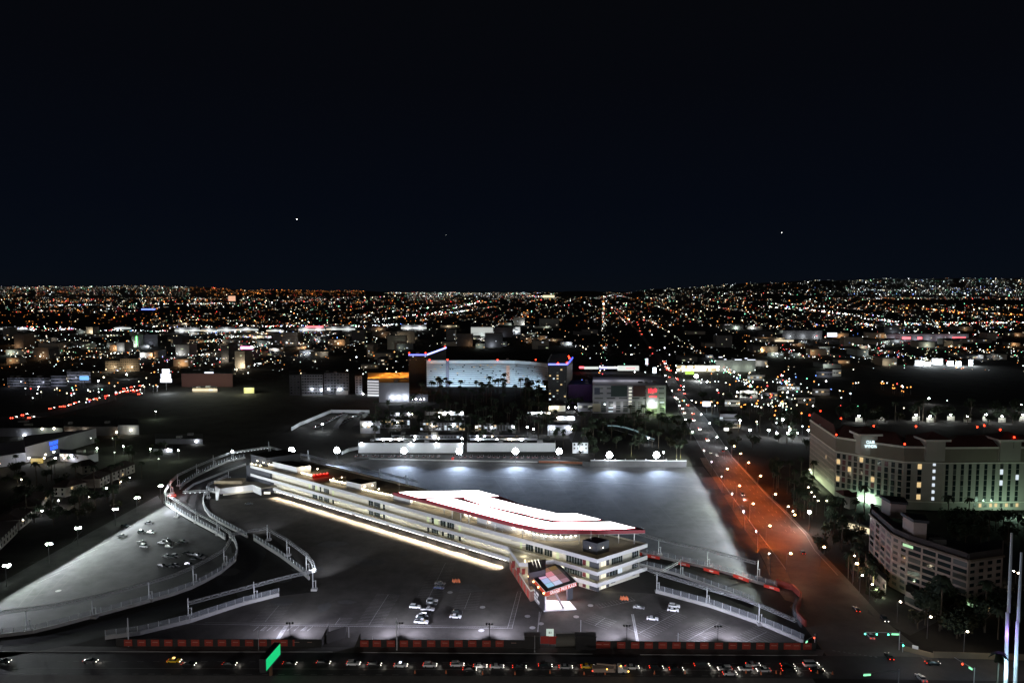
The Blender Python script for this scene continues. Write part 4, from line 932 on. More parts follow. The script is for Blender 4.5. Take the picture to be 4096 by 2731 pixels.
def farcar(px, py, az, lit, lab, grp, sc=1.5):
    key = lit
    if key not in fc:
        b, c = BODY['sedan']; m = MB(); prof(m, b, .9, .85, .9); prof(m, c, .82, .66, 1.08, 1)
        for yy in (-.62,.62): m.ball((2.2,yy,.75),.36,mi=2,n=6,k=4); m.ball((-2.25,yy,.85),.33,mi=3,n=6,k=4)
        o = m.build('car', [mat('paint_dull', (.2,.2,.21), .4), M_glass, emat('far_headlight', (1,.95,.85), 14) if lit else LHo, emat('far_tail_light', (1,.06,.03), 14) if lit else LTo])
        tag(o, 'x', 'car'); fc[key] = Proto(o)
    return fc[key].place((*P(px, py), .02), az, lab, grp, sc)
i = 0
for px, py, d in [(2829,1762,0),(2798,1718,0),(2774,1682,0),(2737,1653,0),(2729,1636,0),(2772,1657,1),(2750,1622,1),(2701,1591,0),(2708,1597,0),(2738,1576,1),(2716,1561,1),(2663,1528,0),(2677,1510,1),(2706,1514,1),(2710,1519,1),(2669,1479,1),(2665,1470,1),(2680,1484,1),(2672,1474,0),(2660,1455,0),(2655,1448,1),(2600,1392,1),(2566,1338,1),(2560,1325,1),(2553,1300,1),(2548,1290,1),(2480,1245,1),(2470,1238,1)]:
    farcar(px, py, (away if d else tow), True, '%s car counting away from the viewer on the far white-lit boulevard' % ORD[i], 'distant boulevard traffic', 1.2 if py > 1500 else 1.9); i += 1
az = ang((200,1668),(640,1530)); i = 0
for px, py in [(207,1636),(249,1628),(264,1627),(287,1620),(307,1613),(365,1602),(389,1597),(429,1586),(471,1576),(490,1569),(503,1566),(515,1567),(525,1564),(540,1566),(553,1563),(560,1578),(98,1662),(55,1674),(125,1673),(500,1557),(530,1550),(565,1545)]:
    farcar(px, py, az, True, '%s car of the red tail-light stream on the left-hand arterial road' % ORD[i], 'cars on the left arterial road', 1.5); i += 1
# parked cars
i = 0
pk = [(1760,2337,'sedan',GY),(1756,2353,'sedan',BL),(1661,2431,'suv',WH),(1729,2407,'suv',SV),(1727,2418,'suv',BK),(1711,2441,'pickup',SV),(1700,2458,'sedan',BK),(1688,2470,'sedan',SV),(1692,2478,'suv',BK),(1686,2492,'pickup',WH),(1828,2452,'sedan',BK),(1822,2470,'sedan',WH),
  (2555,2433,'sedan',GY),(2697,2428,'suv',WH),(2692,2443,'sedan',WH),(2610,2478,'sedan',WH)]
for i, (px, py, k, c) in enumerate(pk):
    w_ = 'in the middle of the plaza' if px < 2000 else 'right of the gateway'
    vehicle(k, c, False, (*P(px, py), .01), R(-8) if px < 2000 else R(-14), '%s %s, %s parked %s' % (cn[c], kn[k], ORD[i if i < 12 else i-12], w_), 'cars parked in the plaza')
lf = [(501,2108,BK),(596,2094,GY),(490,2146,BK),(569,2132,BK),(606,2131,WH),(566,2171,BK),(579,2188,SV),(650,2173,SV),(667,2163,BK),(679,2190,GY),(672,2172,BK),(720,2174,BK),(732,2170,GY),(668,2228,GY),(690,2231,BK),(702,2228,SV),(748,2215,BK),(770,2220,GY),(790,2225,BK),(800,2233,SV),(806,2227,GY),(650,2268,BK),(688,2266,BK),(706,2264,GY),(760,2262,BK),(780,2240,BK)]
for i, (px, py, c) in enumerate(lf):
    vehicle('sedan' if i % 3 else 'suv', c, False, (*P(px, py), .01), R(-12) if i != 2 else R(0), '%s car, %s from the far end of those in the left car park' % (cn[c], ORD[i]), 'cars parked in the left car park')
for i in range(38):
    px = 1425+i*22+random.uniform(-6,6)
    if abs(px-1780) < 25: continue
    farcar(px, 1826+i*.16+random.uniform(-1.5,1), R(90)+random.uniform(-.1,.1), False, 'parked car in the row before the long white wall, %s from the left' % ORD[i], 'cars parked before the long white wall', 1.1)
for r in range(2):
    for i in range(11):
        a = (1265+r*85+i*11, 1712-i*5.6-r*8) 
        farcar(a[0], a[1], R(60), False, 'small parked car, %s in %s slanting row of the walled lot behind the fields' % (ORD[i], 'the left' if r == 0 else 'the right'), 'cars in the walled lot', 1.3)
x, y = P(1290,1700,6); t = mast_proto('lot_lamp', 7, [(0,0)], M_lampw, .12, 1.0); t.location = (x, y, 0); tag(t, 'starry white lamp over the slanting rows of the walled lot', 'street lamp'); light('POINT', None, (x, y-2, 7), 5000, (.85,.95,1), .4)
# traffic cones
cnp = thing('traffic_cone', 'x', 'cone'); m = MB(); m.tube((0,0,.05),(0,0,.9),.24,8,.06); m.build('cone', mat('cone_orange', (.6,.16,.06), .6), cnp); m = MB(); m.box(-.3,.3,-.3,.3,0,.05); m.build('base', M_dark, cnp); cpp = Proto(cnp)
for i, px in enumerate([1660,1784,1930,2060,2200,2336,2420,2618,2740,2905,2984,3044,3104,3122,3270,3330]):
    cpp.place((*P(px, 2692+random.uniform(-2,5)), .02), 0, '%s pale orange cone from the left along the near edge of the avenue' % ORD[i], 'traffic cones along the avenue', 1.3)
for k, (cx, cy) in enumerate([(1825,2326),(2497,2396)]):
    for j in range(6): cpp.place((P(cx-14+j*5.5, cy+(j%2)*3)[0], P(cx, cy+(j%2)*3)[1], .01), 0, '%s yellow-orange cone of the cluster %s' % (ORD[j], 'above the parked cars' if k == 0 else 'right of the gateway'), 'cone cluster %s' % ('left' if k == 0 else 'right'), 1.8)
# traffic signals
G_sig = emat('green_signal', (.1,1,.6), 7); R_sig = emat('red_signal', (1,.06,.02), 6); G_sign = emat('green_street_sign', (.3,1,.5), 1.5)
def signal(label, base, zt_, tip, heads, sign=None, m=G_sig):
    x, y = P(*base); t = thing('traffic_signal', label, 'traffic light', (x, y, 0), 'traffic signals at the corner junction')
    q = MB(); q.tube((x,y,0),(x,y,zt_+.5),.14,6); q.build('pole', M_steel, t)
    tx, ty = P(*tip, zt_); q = MB(); q.tube((x,y,zt_),(tx,ty,zt_),.09,4); q.build('mast_arm', M_steel, t)
    for f in heads:
        c = (x+(tx-x)*f, y+(ty-y)*f); q = MB(); q.box(c[0]-.25,c[0]+.25,c[1]-.15,c[1]+.15,zt_-.95,zt_+.2); hd = q.build('signal_head', M_dark, t)
        q = MB(); q.ball((c[0], c[1]-.25, zt_-.6), .3, n=6, k=4); q.build('lens', m, hd)
    if sign:
        c0_ = (x+(tx-x)*sign[0], y+(ty-y)*sign[0]); c1_ = (x+(tx-x)*sign[1], y+(ty-y)*sign[1])
        q = MB(); q.wall((c0_[0],c0_[1]-.2),(c1_[0],c1_[1]-.2),.08,zt_-.75,zt_-.15); q.build('street_sign', G_sign, t)
    return t
signal('signal arm with three green lamps and a glowing sign across the junction', (3596,2598), 6.4, (3458,2526), (.33,.66,.99), (.03,.24))
signal('signal arm with a tilted green sign at the right fence corner', (3258,2592), 5.0, (3222,2562), (.1,), (.8,1), R_sig)
signal('long signal arm with glowing green sign at the bottom of the junction', (3592,2770), 7.5, (3453,2692), (), (.8,1))
signal('signal arm with red lamp and tilted green sign right of the junction', (3893,2770), 8, (3818,2628), (.62,), (.12,.3), R_sig)
signal('short post with green, red and amber lamps beside the low corner wall', (3610,2606), 3.2, (3602,2566), (0,), None)

# ================= buildings beyond =================
def facade(label, pts, h, back, wallm, wins=None, name='building', cat='building', roofm=None, z0=0, plinth=True, topz=None, parapet=.6):
    """pts: image points of the top edge of the visible faces (left to right) at height h; back: depth behind"""
    q = [P(x, y, h) for x, y in pts]
    n = [(a[0]*(1+back/a[1]), a[1]+back) for a in reversed(q)]
    poly = q+n
    base = (q[0][0], q[0][1], 0)
    t = thing(name, label, cat, base)
    m = MB(); m.prism(poly, z0, h); m.build('wall', wallm, t)
    m = MB()
    cx = sum(p[0] for p in poly)/len(poly); cy = sum(p[1] for p in poly)/len(poly)
    m.prism([(cx+(p[0]-cx)*.985, cy+(p[1]-cy)*.97) for p in poly], h, h+.25); m.build('roof', roofm or M_dkroof, t)
    x_ = abs(q[-1][0]-q[0][0])
    if x_ > 25 and back > 8 and name not in ('podium','ramp_wall','arcade','chapel'):
        for _k in range(2 if x_ < 60 else 4):
            f_ = random.uniform(.1,.85); p_ = Vector(q[0])*(1-f_)+Vector(q[-1])*f_; g2 = random.uniform(.2,.7)*back; p_ = p_*(1+g2/p_.y)
            if len(q) > 2: jj = min(len(q)-2, int(f_*(len(q)-1))); p_ = (Vector(q[jj])+Vector(q[jj+1]))/2; p_ = p_*(1+g2/p_.y)
            m = MB(); w2 = random.uniform(1.2,3.2); m.box(p_.x-w2, p_.x+w2, p_.y-1.5, p_.y+1.5, h+.25, h+random.uniform(1.2,2.4)); m.build('roof_unit', mat('roof_unit_grey', (.2,.2,.2), .8), t)
    if wins:
        wn = 0; extra = MB(); em = []
        for (i, c, r, za, zb_, ww, wh, mats) in wins:
            a = Vector(q[i]); b = Vector(q[i+1]); d = (b-a); l = d.length; d.normalize(); nn = Vector((d.y,-d.x)); nn = nn if nn.dot(a) < 0 else -nn
            cache = {}
            for cc in range(c):
                for rr in range(r):
                    p = a+d*(l*(cc+.5)/c)+nn*.08; z = za+(zb_-za)*(rr+.5)/r
                    mm = mats[0] if random.random() > mats[2] else random.choice(mats[1])
                    if wn < 95:
                        if mm.name not in cache:
                            m = MB(); m.hull([(-d.x*ww/2,-d.y*ww/2,-wh/2),(d.x*ww/2,d.y*ww/2,-wh/2),(d.x*ww/2-nn.x*.15,d.y*ww/2-nn.y*.15,-wh/2),(-d.x*ww/2-nn.x*.15,-d.y*ww/2-nn.y*.15,-wh/2)],
                                [(-d.x*ww/2,-d.y*ww/2,wh/2),(d.x*ww/2,d.y*ww/2,wh/2),(d.x*ww/2-nn.x*.15,d.y*ww/2-nn.y*.15,wh/2),(-d.x*ww/2-nn.x*.15,-d.y*ww/2-nn.y*.15,wh/2)])
                            o = m.build('window', mm, t, o=(0,0,1e-5)); cache[mm.name] = o
                        else: o = cache[mm.name].copy(); S.collection.objects.link(o); o.parent = t
                        o.location = (p.x-base[0], p.y-base[1], z); o.scale = (1, 1, random.choice((1,1,.94,.86))); wn += 1
                    else:
                        if mm not in em: em.append(mm)
                        k = em.index(mm); e = p-nn*.07
                        extra.hull([(e.x-d.x*ww/2,e.y-d.y*ww/2,z-wh/2),(e.x+d.x*ww/2,e.y+d.y*ww/2,z-wh/2),(e.x+d.x*ww/2+nn.x*.1,e.y+d.y*ww/2+nn.y*.1,z-wh/2),(e.x-d.x*ww/2+nn.x*.1,e.y-d.y*ww/2+nn.y*.1,z-wh/2)],
                            [(e.x-d.x*ww/2,e.y-d.y*ww/2,z+wh/2),(e.x+d.x*ww/2,e.y+d.y*ww/2,z+wh/2),(e.x+d.x*ww/2+nn.x*.1,e.y+d.y*ww/2+nn.y*.1,z+wh/2),(e.x-d.x*ww/2+nn.x*.1,e.y-d.y*ww/2+nn.y*.1,z+wh/2)], k)
        if extra.f: tag(extra.build('windows', em, t), kind='stuff')
    return t, q
DG = M_glass
W_dim = mat('window_dim', (.06,.065,.06), .3); W_m = mat('window_maroon', (.12,.03,.035), .4)
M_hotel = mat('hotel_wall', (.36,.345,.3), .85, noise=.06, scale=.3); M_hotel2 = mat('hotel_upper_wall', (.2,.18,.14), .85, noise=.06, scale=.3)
M_tile = mat('red_tile_roof', (.07,.022,.018), .9, noise=.3, scale=1)
# --- tall hotel at the right
t, q = facade('huge beige multi-storey hotel with red tiled roofs and white rooftop sign at the right edge', [(3243,1679),(3346,1747),(3508,1771),(3618,1785),(3704,1787),(3777,1789),(3900,1788),(4091,1787),(4250,1787)], 38, 20, M_hotel,
  [(0,22,7,5,29,1.0,2.4,(W_dim,[M_warmwin],.01)),(1,7,6,6,28,2.0,3.0,(DG,[W_m,W_dim,M_warmwin],.25)),(2,4,6,6,28,2.0,3.0,(DG,[W_m,W_dim],.25)),(3,2,6,6,28,2.2,3.0,(DG,[W_dim,M_warmwin,M_coolwin],.25)),(5,4,7,5,28,1.8,3.0,(DG,[W_dim],.2)),(6,6,7,5,28,1.8,3.0,(DG,[W_dim,M_coolwin],.12)),
   (1,5,1,30,33,1.2,1.4,(W_dim,[M_warmwin],.5)),(2,4,1,31,34,1.4,1.6,(M_warmwin,[W_dim],.3)),(3,2,2,29,36,1.4,1.6,(M_warmwin,[M_coolwin],.4)),(4,1,7,5,34,1.5,1.9,(M_coolwin,[W_dim],.1)),(6,9,1,2,4,1.6,2.2,(M_warmwin,[W_dim],.2))], name='hotel', cat='hotel')
def bandm(q, idx, z0, z1, off, m, name, t):
    mb = MB()
    for i in idx:
        a = Vector(q[i]); b = Vector(q[i+1]); d = (b-a).normalized(); n = Vector((d.y,-d.x)); n = n if (n.dot(a) < 0) else -n
        mb.wall(a+n*off, b+n*off, .5, z0, z1)
    return mb.build(name, m, t)
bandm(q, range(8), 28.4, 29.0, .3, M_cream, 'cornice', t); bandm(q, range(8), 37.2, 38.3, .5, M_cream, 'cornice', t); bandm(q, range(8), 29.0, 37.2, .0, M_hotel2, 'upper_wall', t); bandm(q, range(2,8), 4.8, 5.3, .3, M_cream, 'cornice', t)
# windows of the upper band sit on top of it
for px0, px1, yt in ((3440,3507,1740),(3704,3778,1762),(3998,4080,1762)):
    a = P(px0, yt, 42); b = P(px1, yt, 42); m = MB(); m.box(a[0], b[0], a[1]-1.2, a[1]+8, 30, 42); m.build('tower', M_hotel, t)
    m = MB(); m.box(a[0]-2.2, b[0]+2.2, a[1]-3, a[1]+9, 42, 43.2); m.build('tower_cornice', M_cream, t)
    m = MB(); m.hull([(a[0]-2,a[1]-2.8,43.2),(b[0]+2,a[1]-2.8,43.2),(b[0]+2,a[1]+9,43.2),(a[0]-2,a[1]+9,43.2)], [((a[0]+b[0])/2-.3,a[1]+3,47),((a[0]+b[0])/2+.3,a[1]+3,47),((a[0]+b[0])/2+.3,a[1]+3.6,47),((a[0]+b[0])/2-.3,a[1]+3.6,47)]); m.build('tower_roof', M_tile, t)
for i0, i1, hh in ((0,1,43),(1,3,44),(3,4,43),(5,8,43)):
    a = Vector(q[i0]); b = Vector(q[i1]); e = Vector((0, 1)); c = (b-a)
    m = MB(); m.hull([(a.x,a.y,38.3),(b.x,b.y,38.3),(b.x*(1+20/b.y),b.y+20,38.3),(a.x*(1+20/a.y),a.y+20,38.3)], [(a.x+c.x*.12+4,a.y+c.y*.12+8,hh),(b.x-c.x*.12+4,b.y-c.y*.12+8,hh),(b.x-c.x*.12+5,b.y-c.y*.12+11,hh),(a.x+c.x*.12+5,a.y+c.y*.12+11,hh)]); m.build('tiled_roof', M_tile, t)
sg = emat('hotel_sign', (.75,.95,1), 1.5)
a = P(3452,1771,37.5)
dd = (Vector(P(3507,1774,37.5))-Vector(a)).normalized()
text('sign_lettering', 'CLUB', t, sg, (a[0]+.8,a[1]-2.2,37.6), (1,0,0), (0,0,1), 5, 1.9, ext=.2, bold=.03); text('sign_lettering', 'WYNDHAM', t, sg, (a[0]-.2,a[1]-2.2,35.0), (1,0,0), (0,0,1), 9.6, 2.0, ext=.2, bold=.03)
for px, py in [(3238,1660),(3282,1643),(3364,1673),(3345,1738),(3495,1703),(3619,1775),(3664,1705),(3736,1730),(3909,1707),(3937,1701),(4001,1718),(4045,1740),(4057,1748)]:
    zz = 44.5; x, y = P(px, py, zz); m = MB(); m.ball((x, y, zz), .52, n=6, k=4); o = m.build('warning_light', emat('red_beacon', (1,.03,.01), 12), t); m = MB(); m.tube((x,y,38),(x,y,zz),.1); m.build('mast', M_dark, o)
for px, py, pw in [(3465,2010,14000),(3430,2000,5000),(3240,1893,7000),(4010,2062,5000),(4050,2064,6000),(4085,2064,5000)]:
    x, y = P(px, py); light('POINT', None, (x, y-2.5, 1.5), pw*.5, (.62,1,.72), .4, name='facade_uplight')
for k in range(9): x, y = P(3255+k*6.5, 1903+k*8.5); light('POINT', None, (x-2, y-1, 1.5), 500, (.8,1,.6), .3, name='facade_uplight')
for k in range(8): x, y = P(3785+k*31, 2052); m = MB(); m.box(x-1.2,x+1.2,y-1.2,y-.9,.5,3.5); 
# low wings and canopy in front of hotel
t2, _ = facade('low hotel wing with terracotta hipped roof below the green-lit facade', [(3378,1983),(3400,1990),(3428,1986)], 7, 10, M_hotel, name='hotel_wing'); 
m = MB(); m.hull([(_[0][0]-1,_[0][1]-1,7.2),(_[2][0]+1,_[2][1]-1,7.2),(_[2][0]+1,_[2][1]+11,7.2),(_[0][0]-1,_[0][1]+11,7.2)], [(_[1][0]-2,_[1][1]+4,10),(_[1][0]+2,_[1][1]+4,10),(_[1][0]+2,_[1][1]+6,10),(_[1][0]-2,_[1][1]+6,10)]); m.build('tiled_roof', M_tile, t2)
t2, qq = facade('low arcade with glowing arches between the hotel and apartment block', [(3350,2068),(3480,2105)], 5, 8, M_cream, [(0,7,1,.5,4,2.6,3,(emat('arch_glow',(1,.85,.55),1.1),[M_warmwin],.3))], name='arcade')
# --- apartment building at the lower right
M_apt = mat('apartment_wall', (.32,.25,.22), .85, noise=.08, scale=.4)
t, q = facade('eight-storey pinkish apartment block with dark mansard roof at the lower right', [(3481,2052),(3569,2132),(3632,2160),(3874,2238),(4013,2218)], 24, 16, M_apt,
  [(0,4,8,1,23,4.2,1.7,(W_dim,[W_m,DG],.6)),(1,2,8,1,23,2.4,1.4,(W_dim,[DG],.3)),(2,4,8,1,23,5.2,1.9,(DG,[W_dim],.3)),(3,4,8,1,23,2.2,1.4,(DG,[M_warmwin],.05))], name='apartment_block', cat='building')
bandm(q, range(4), 24.0, 26.4, -.8, mat('mansard', (.05,.04,.04), .9, noise=.3), 'mansard_roof', t)
bandm(q, range(4), 23.4, 24.2, .6, mat('eave_brown', (.16,.12,.09), .8), 'eave', t)
for px0, px1, yt, z0_, z1_ in ((3563,3625,2012,26,31),(3655,3708,2086,26,32)):
    a = P(px0, yt, z1_); b = P(px1, yt+6, z1_); m = MB(); m.prism([a, b, (b[0]+3,b[1]+7), (a[0],a[1]+8)], 24, z1_); m.build('penthouse', M_apt, t); m = MB(); m.prism([(a[0]-.6,a[1]-.6),(b[0]+.6,b[1]-.6),(b[0]+3.5,b[1]+8),(a[0]-.5,a[1]+9)], z1_, z1_+1.2); m.build('penthouse_roof', M_dkroof, t)
for px, py, zz, mm in ((3663,2202,21.6,emat('green_window',(.6,1,.55),.8)),(3776,2340,6.5,emat('green_window',(.6,1,.55),.8))):
    d = (Vector(q[3])-Vector(q[2])).normalized(); k = (P(px,py,zz)[0]-q[2][0])/(q[3][0]-q[2][0]); p = Vector(q[2])+(Vector(q[3])-Vector(q[2]))*k; n = Vector((d.y,-d.x)); n = n if n.y < 0 else -n
    m = MB(); m.wall(p+n*.2-d*2.2, p+n*.2+d*2.2, .08, zz-.6, zz+.6); m.build('lit_window', mm, t)
x, y = P(3588,2017,30); light('POINT', None, (x, y-2, 29), 260, (1,.8,.45), .2)
t2, _ = facade('long low podium with arched openings in front of the apartment block', [(3622,2362),(3700,2398),(3820,2442)], 5.5, 6, M_apt, [(0,4,1,.5,4,3,2.6,(W_dim,[DG],.3)),(1,5,1,.5,4,3,2.6,(DG,[W_dim],.3))], name='podium')
t2, _ = facade('sloping ramp wall at the left foot of the apartment block', [(3462,2228),(3480,2262),(3545,2325)], 6, 5, M_apt, [(1,4,1,1,5,1.6,1.6,(W_dim,[DG],.5))], name='ramp_wall', cat='wall')
for px, py in ((3495,2330),(3525,2340),(3625,2400),(3640,2415)):
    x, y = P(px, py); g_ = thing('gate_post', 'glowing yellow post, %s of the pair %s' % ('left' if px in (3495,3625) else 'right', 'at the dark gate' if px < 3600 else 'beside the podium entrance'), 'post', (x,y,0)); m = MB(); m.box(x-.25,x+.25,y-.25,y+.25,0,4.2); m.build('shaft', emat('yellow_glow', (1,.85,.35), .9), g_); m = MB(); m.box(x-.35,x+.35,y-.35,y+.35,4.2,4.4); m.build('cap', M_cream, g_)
light('POINT', None, (*P(3645,2405),3), 600, (1,.8,.4), .3); light('POINT', None, (*P(3505,2390),4), 900, (.8,1,.75), .3)
# corner wall
t = thing('corner_wall', 'low tan boundary wall along the pavement right of the junction', 'wall', (*P(3800,2640),0)); m = MB(); m.wall(P(3732,2628), P(4150,2640), .4, 0, 2.2); m.wall(P(3614,2600), P(3732,2630), .4, 0, 1.8); m.build('wall', mat('tan_wall', (.2,.16,.11), .9, noise=.2), t); m = MB(); m.wall(P(3648,2612), P(3672,2618), .1, 2.0, 3.2); m.build('panel', M_white, t)
light('POINT', None, (*P(3700,2650),7), 700, (1,.85,.65), .3); light('POINT', None, (*P(4000,2670),9), 900, (1,.85,.65), .3)
light('POINT', None, (*P(3600,2670),11), 1300, (.75,.8,1), .3)
# --- white curved hotel in the distance with twin dark towers
M_vw = mat('white_hotel', (.55,.6,.66), .7)
t, q = facade('long white curved hotel lit pale blue, striped by dark balcony shadow lines', [(1706,1441),(1784,1441),(1796,1441),(1900,1441),(2000,1441),(2060,1442),(2120,1446),(2192,1454)], 36, 18, M_vw, name='hotel', cat='hotel', roofm=M_dkroof)
for k in range(11): bandm(q, range(7), 3.4+k*2.65, 4.45+k*2.65, .7, mat('balcony_shadow', (.12,.15,.19), .8), 'balcony_shadow_line', t)  # balcony shadows put in as dark-coloured bands
for k in range(11):
    for px in random.sample(range(1712,2185,9), 7):
        zz = 5.2+k*2.65; x, y = P(px, 1500, 10); j = max(i for i in range(8) if q[i][0] <= (px-CX)/F*(q[4][1])*1.0 or i == 0); j = min(j, 6)
        a = Vector(q[j]); b = Vector(q[j+1]); f = random.random(); p = a+(b-a)*f; m = MB(); m.box(p.x-1, p.x+1, p.y-.5, p.y-.2, zz, zz+1.5)
        if k*7 < 70: m.build('window', random.choice([W_dim, W_dim, M_warmwin, DG]), t)
m = MB(); a = q[1]; m.box(a[0], q[2][0], a[1]-1.5, a[1]-.6, 0, 36); m.build('fin', mat('fin_grey', (.14,.14,.2)), t)
for k in range(9):
    m = MB(); x, y = P(2031,1500,20); yy = q[5][1]-1.2; m.box(X0 := (2031-CX)/F*yy-2.0, X0+4.5, yy-.6, yy, 6+k*2.7, 7.3+k*2.7); m.build('orange_landing', emat('orange_landing', (1,.45,.2), .5), t)
for px in (1718,1790,1990,2143):
    x, y = P(px, 1440, 36.6); m = MB(); m.ball((x,y,37.2), .9, n=6, k=4); m.build('warning_light', emat('red_beacon', (1,.03,.01), 12), t)
for px, pw in [(1735,8000),(1762,8000),(1818,17000),(1870,11000),(1930,11000),(1990,11000),(2040,11000),(2090,12000),(2140,12000),(2180,12000)]:
    x, y = P(px, 1560, 0); y = q[4][1]-12 if px < 2060 else q[6][1]-10; x = (px-CX)/F*y
    light('SPOT', None, (x, y-16, 4), pw*2.6, (.66,.88,1), 1, aim=(x, y+12, 17), spot=110, blend=1, name='facade_wash')
M_blk = mat('dark_tower_glass', (.009,.01,.014), .4, spec=.2); BLe = emat('blue_neon', (.16,.2,1), 2.6); BLd = emat('deep_blue_neon', (.05,.08,1), 4)
t, q = facade('dark glass tower with a blue neon line right of the white curved hotel', [(2193,1451),(2268,1451),(2290,1425)], 50, 18, M_blk, [(0,5,12,4,44,2,1.6,(M_blk,[M_coolwin,M_warmwin,W_dim],.28))], name='tower', cat='tower')
bandm(q, [0], 47.5, 49.2, .4, BLe, 'neon_line', t); bandm(q, [1], 47.5, 49.2, .4, BLd, 'neon_line', t)
m = MB(); m.hull([(q[0][0],q[0][1],50),(q[1][0],q[1][1],50),(q[1][0],q[1][1]+18,50),(q[0][0],q[0][1]+18,50)], [(q[0][0]+4,q[0][1]+3,59),(q[1][0],q[1][1]+3,61),(q[1][0],q[1][1]+17,61),(q[0][0]+4,q[0][1]+17,59)]); m.build('roof_screen', M_blk, t)
for px, py in ((2213,1420),(2275,1425),(2277,1432),(2268,1450),(2232,1453)):
    x, y = P(px, py, 57); m = MB(); m.ball((x,y,57), .9, n=6, k=4); m.build('warning_light', emat('red_beacon', (1,.03,.01), 12), t)
t, q = facade('tall black tower with angled blue-white neon roofline left of the white hotel', [(1634,1417),(1707,1417),(1784,1389)], 41, 18, M_blk, [(0,6,3,32,39,1.6,1.4,(M_blk,[M_coolwin,W_dim],.3))], name='tower', cat='tower')
bandm(q, [0], 39.4, 41.2, .4, BLe, 'neon_line', t); bandm(q, [1], 39.4, 41.6, .4, emat('white_blue_neon', (.36,.4,1), 3), 'neon_line', t)
for px, py in ((1637,1412),(1702,1412),(1779,1387)):
    x, y = P(px, py, 42.5); m = MB(); m.ball((x,y,42.8), .9, n=6, k=4); m.build('warning_light', emat('red_beacon', (1,.03,.01), 12), t)
# orange-lit garage
t, q = facade('parking garage with glowing orange roof deck and white strip floors', [(1470,1514),(1540,1516),(1636,1512)], 23, 60, mat('garage_wall', (.3,.3,.32), .8), name='parking_garage', roofm=mat('garage_deck', (.5,.42,.3), .8), cat='parking garage')
for k in range(6): m = MB(); a = Vector(q[0]); b = Vector(q[1]); m.wall(a+Vector((0,-.5)), b+Vector((0,-.5)), .4, 2+k*3.4, 3.7+k*3.4); m.build('lit_floor', emat('garage_strip', (.85,.85,.9), .8) if k else emat('garage_strip2', (.9,.95,1), 1.2), t)
for fx, fy in ((.2,10),(.5,12),(.8,10),(.25,30),(.55,32),(.85,30),(.3,50),(.6,50),(.9,50),(.08,2)):
    a = Vector(q[0]); b = Vector(q[2]); p = a+(b-a)*fx; light('POINT', None, (p.x, p.y+fy, 28), 5200, (1,.36,.05), .4, name='sodium_light')
    m = MB(); m.tube((p.x,p.y+fy,23.2),(p.x,p.y+fy,28),.12); m.ball((p.x,p.y+fy,28.6),.5,n=6,k=4); 
# grey blocks around
def block(label, px0, px1, ytop, ybase, depth, m, wins=None, name='building', cat='building', lamps=(), roofm=None):
    b = P((px0+px1)/2, ybase); h = max(2, ZH(b, ytop)); t, q = facade(label, [(px0, ytop), (px1, ytop)], h, depth, m, wins and [(0,)+w_ for w_ in wins(h)], name=name, cat=cat, roofm=roofm)
    for px, fz, pw, c in lamps:
        x = (px-CX)/F*(q[0][1]); z = h*fz; mb = MB(); mb.ball((x, q[0][1]-1.2, z), .8, n=6, k=4); mb.build('wall_lamp', M_lampw if c[2] > .8 else M_lampwarm, t); light('POINT', None, (x, q[0][1]-3.2, z), pw*.55, c, .4)
    return t, q, h
CW = (.85,.93,1); WW = (1,.85,.6)
M_gw = mat('grey_wall', (.3,.3,.34), .85, noise=.1, scale=.1); M_dw = mat('dim_wall', (.12,.12,.14), .85, noise=.15, scale=.1); M_vd = mat('very_dark_wall', (.03,.03,.04), .8)
block('blocky pale grey hall left of the low black block in front of the white hotel', 1515,1636,1530,1608,30,M_gw,lamps=[(1564,.25,3000,CW),(1589,.25,3000,CW),(1618,.25,4500,CW)])
block('low black block with four white lamps left of the palm grove', 1636,1712,1576,1606,30,M_vd,lamps=[(1646,.35,900,CW),(1661,.35,900,CW),(1678,.35,900,CW),(1693,.35,900,CW)])
block('left wing of the dim grey apartment complex', 1157,1200,1500,1580,50,M_dw,lambda h:[(3,7,1,h,2,1.5,(W_dim,[DG],.3))])
block('centre wing of the dim grey apartment complex with bluish courtyard', 1205,1290,1498,1580,22,M_gw,lambda h:[(8,7,1,h,2.4,1.5,(DG,[W_dim],.3))],lamps=[(1242,.3,700,CW),(1280,.25,1500,CW)])
block('right wing of the dim grey apartment complex', 1295,1395,1492,1577,22,M_dw,lambda h:[(8,7,1,h,2.4,1.5,(DG,[W_dim],.3))],lamps=[(1310,.25,1500,CW),(1350,.25,1200,CW),(1359,.25,900,CW)])
block('narrow pale end tower of the grey apartment complex', 1420,1448,1505,1577,20,M_gw,lambda h:[(2,7,1,h,2.4,1.5,(W_dim,[DG],.3))])
block('small white shed at the foot of the grey apartment complex', 1344,1392,1562,1578,10,M_white,lamps=[(1448,.3,2500,CW)])
block('deep purple windowless hall beside the big parking garage', 2272,2370,1538,1615,40,mat('purple_wall', (.07,.03,.12), .8))
block('low lit hall at the foot of the purple hall', 2310,2371,1612,1645,14,M_gw,lambda h:[(3,1,1,h,4,2.5,(emat('dim_bay',(.9,.9,.8),.6),[W_dim],.5))],lamps=[(2303,.5,2200,CW),(2276,.5,1500,CW)])
block('low pale-yellow lit lobby building right of the dark tower', 2195,2262,1622,1645,16,M_cream,lamps=[(2205,.7,1800,(1,1,.75)),(2228,.7,1500,(1,1,.75))])
